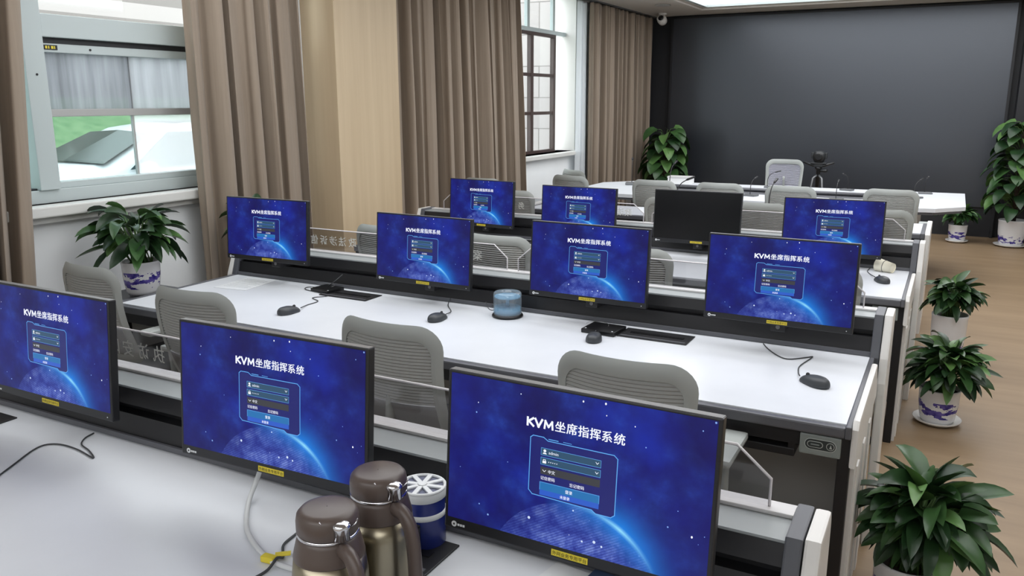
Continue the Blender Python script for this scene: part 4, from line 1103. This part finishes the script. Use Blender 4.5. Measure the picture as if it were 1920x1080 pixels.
# blue tin with a white spoked lid
t = thing('storage_tin', 'navy blue tin with a white spoked lid and white straps behind the thermos jugs', 'tin', (-.938, 1.350, ZD))
t.scale = (1.10, 1.10, .98)
m = MB('navy'); m.lathe([(.043, 0), (.044, .003), (.044, .128), (.042, .132)], seg=40); m.build('body', t)
m = MB('white_mark')
m.lathe([(.0445, .112), (.047, .114), (.047, .130), (.0455, .134)], seg=40, cap0=False, cap1=False)
m.tube([(.0445*cos(i*2*pi/36), .0445*sin(i*2*pi/36), .1345) for i in range(36)], .0035, seg=6, closed=True)
for k in range(8):
    a = k*pi/4+.2; m.box((0, -.0045, .1335), (.045, .0045, .137), xf=Matrix.Rotation(a, 4, 'Z'))
m.lathe([(.009, .137), (.008, .1385)], seg=16); m.build('spoked_lid', t)
m = MB('glass_white'); m.lathe([(.0005, .1325), (.043, .1325)], seg=32, cap0=False, cap1=False); m.build('lid_film', t)
m = MB('white_mark'); m.lathe([(.0442, .070), (.0458, .071), (.0458, .082), (.0442, .083)], seg=40, cap0=False, cap1=False)
for a in (200, 250): m.box((.0442, -.005, .078), (.0468, .005, .114), xf=Matrix.Rotation(radians(a), 4, 'Z'))
for a, z in ((196, .135), (205, .085)): m.box((.04, -.004, z-.005), (.066, .004, z), xf=Matrix.Rotation(radians(a), 4, 'Z'))
m.build('strap', t)
t = thing('power_adapter', 'upright black adapter plugged into the socket flap before the blue tin', 'power adapter', (-.925, 1.285, ZD+.006))
m = MB('blackglossy'); m.box((-.014, -.016, 0), (.014, .016, .062), bev=.004); m.build('housing', t)
m = MB('bezel_top'); m.box((-.010, -.0168, .010), (.010, -.0158, .02)); m.build('switch', t)

# ------------------------------------------------------------------ outside the windows
m = MB('asphalt'); m.box((-34, -12, -.15), (XW-.28, 34, -.05)); tag(m.build('car_park_ground'), kind='structure')
m = MB('grass'); m.prism([(-11.6, -.05), (-12.4, .5), (-15, 1.75), (-17, 1.8), (-17, -.05)], -8, 26, 'y', f=lambda q: q); tag(m.build('grass_bank'), 'mown grass bank behind the parked white car', 'grass', kind='stuff')
t = thing('neighbouring_building', 'pale building with a grey window beyond the grass bank', 'building', (-21, 12, -.05))
m = MB('wing'); m.box((-3, -14, 0), (0, 12, 9)); m.build('wall', t)
m = MB('stone_grey'); m.box((0, -8, 4.2), (.05, -1.6, 5.6)); m.build('window', t)
m = MB('panel_white'); m.box((0, -9, 5.6), (1.0, -.8, 5.9)); m.box((0, -9, 4.0), (.3, -.8, 4.2)); m.build('canopy', t)
t = thing('building_wing', 'stone clad wing of the building seen through the brown steel window', 'building', (-4.6, 11.2, -.05))
m = MB('wing'); m.box((-5.0, 0, 0), (0, .4, 7)); m.build('wall', t)
m = MB('stone_grey'); m.box((-2.6, -.02, 1.0), (-1.7, 0, 2.6)); m.build('window', t)
m = MB('leafA', 'leafB', 'leafC'); rnd = random.Random(9)
for k in range(900):
    a = rnd.random()*2*pi; b = math.acos(rnd.uniform(-1, 1)); rr = rnd.uniform(.7, 1.0)
    p = Vector((1.3*rr*sin(b)*cos(a), 1.3*rr*sin(b)*sin(a), .75*rr*cos(b)))
    leaf(m, p, Vector((cos(a), sin(a), rnd.uniform(-.3, .5))), .16, .09, .8, rnd.uniform(-1, 1), rnd.choice(('leafA', 'leafB', 'leafC')), n=3)
t = thing('tree', 'leafy green tree seen high through the brown steel window', 'tree', (-8.2, 14.6, -.05))
o = m.build('foliage', t, recalc=False); o.location = (0, 0, 4.1)
m = MB('soil'); m.tube([(0, 0, 0), (.05, 0, 2.4), (0, 0, 4.0)], [.12, .1, .05], seg=10); m.build('trunk', t)
# parked car: nose towards -y
def car():
    t = thing('parked_car', 'white car parked outside the near window in front of the grass bank', 'car', (-9.35, 7.2, -.05))
    # stations along y: (y, half width, z low, z shoulder, z top, half width at top)
    st = [(-2.25, .55, .35, .62, .66, .45), (-2.15, .74, .25, .70, .76, .6), (-1.8, .86, .2, .80, .88, .7), (-1.2, .9, .2, .88, .98, .72), (-.95, .9, .2, .90, 1.03, .70), (-.05, .9, .2, .93, 1.42, .56), (.5, .9, .2, .94, 1.48, .56), (1.3, .9, .2, .95, 1.43, .55), (1.95, .88, .25, .98, 1.12, .6), (2.2, .8, .35, .85, .95, .6)]
    m = MB('car_white'); rings = []
    for (y, w, zl, zs, zt, wt) in st:
        half = [(0, zl), (w*.8, zl), (w*.97, zl+.12), (w, (zl+zs)/2), (w*.97, zs), (wt+(w-wt)*.35 if zt-zs > .2 else wt+.1, zs+(zt-zs)*.55), (wt, zt-.04), (wt*.75, zt), (0, zt+.015)]
        pts = [(x, y, z) for x, z in half] + [(-x, y, z) for x, z in half[-2:0:-1]]
        rings.append(m.verts(pts))
    for a in range(len(rings)-1): m.bridge(rings[a], rings[a+1])
    m.face(rings[0][::-1]); m.face(rings[-1]); m.build('body', t, smooth_angle=40)
    m = MB('car_glass')   # windscreen and side windows just outside the skin
    a = m.verts([(-.68, -.97, 1.045), (.68, -.97, 1.045), (.56, -.22, 1.37), (-.56, -.22, 1.37), (0, -1.02, 1.06), (0, -.22, 1.40)])
    m.face([a[0], a[4], a[5], a[3]]); m.face([a[4], a[1], a[2], a[5]]); m.build('windscreen', t)
    for s in (-1, 1):
        m = MB('car_glass'); w = m.verts([(s*.885, -.78, .97), (s*.885, 1.35, 1.0), (s*.60, 1.15, 1.36), (s*.60, .02, 1.38)]); m.face(w); m.build('side_window', t)
        m = MB('car_white'); m.lathe([(.02, -.09), (.07, -.06), (.085, 0), (.07, .06), (.02, .09)], seg=16, xf=Matrix.Translation((s*1.02, -.62, 1.0)) @ Matrix.Rotation(radians(90), 4, 'Y') @ Matrix.Scale(.8, 4, (1, 0, 0))); m.build('wing_mirror', t)
        m = MB('car_glass'); m.box((s*.7-.14, -2.19, .58), (s*.7+.14, -2.05, .70), bev=.02); m.build('headlamp', t)
        for y in (-1.4, 1.35):
            m = MB('tyre'); m.lathe([(.2, -.1), (.31, -.1), (.33, -.06), (.33, .06), (.31, .1), (.2, .1)], seg=28, xf=Matrix.Translation((s*.82, y, .33)) @ Matrix.Rotation(radians(90), 4, 'Y')); m.build('wheel', t)
    m = MB('car_glass'); m.box((-.35, .35, 1.49), (.35, 1.05, 1.505)); m.build('sunroof', t)
car()
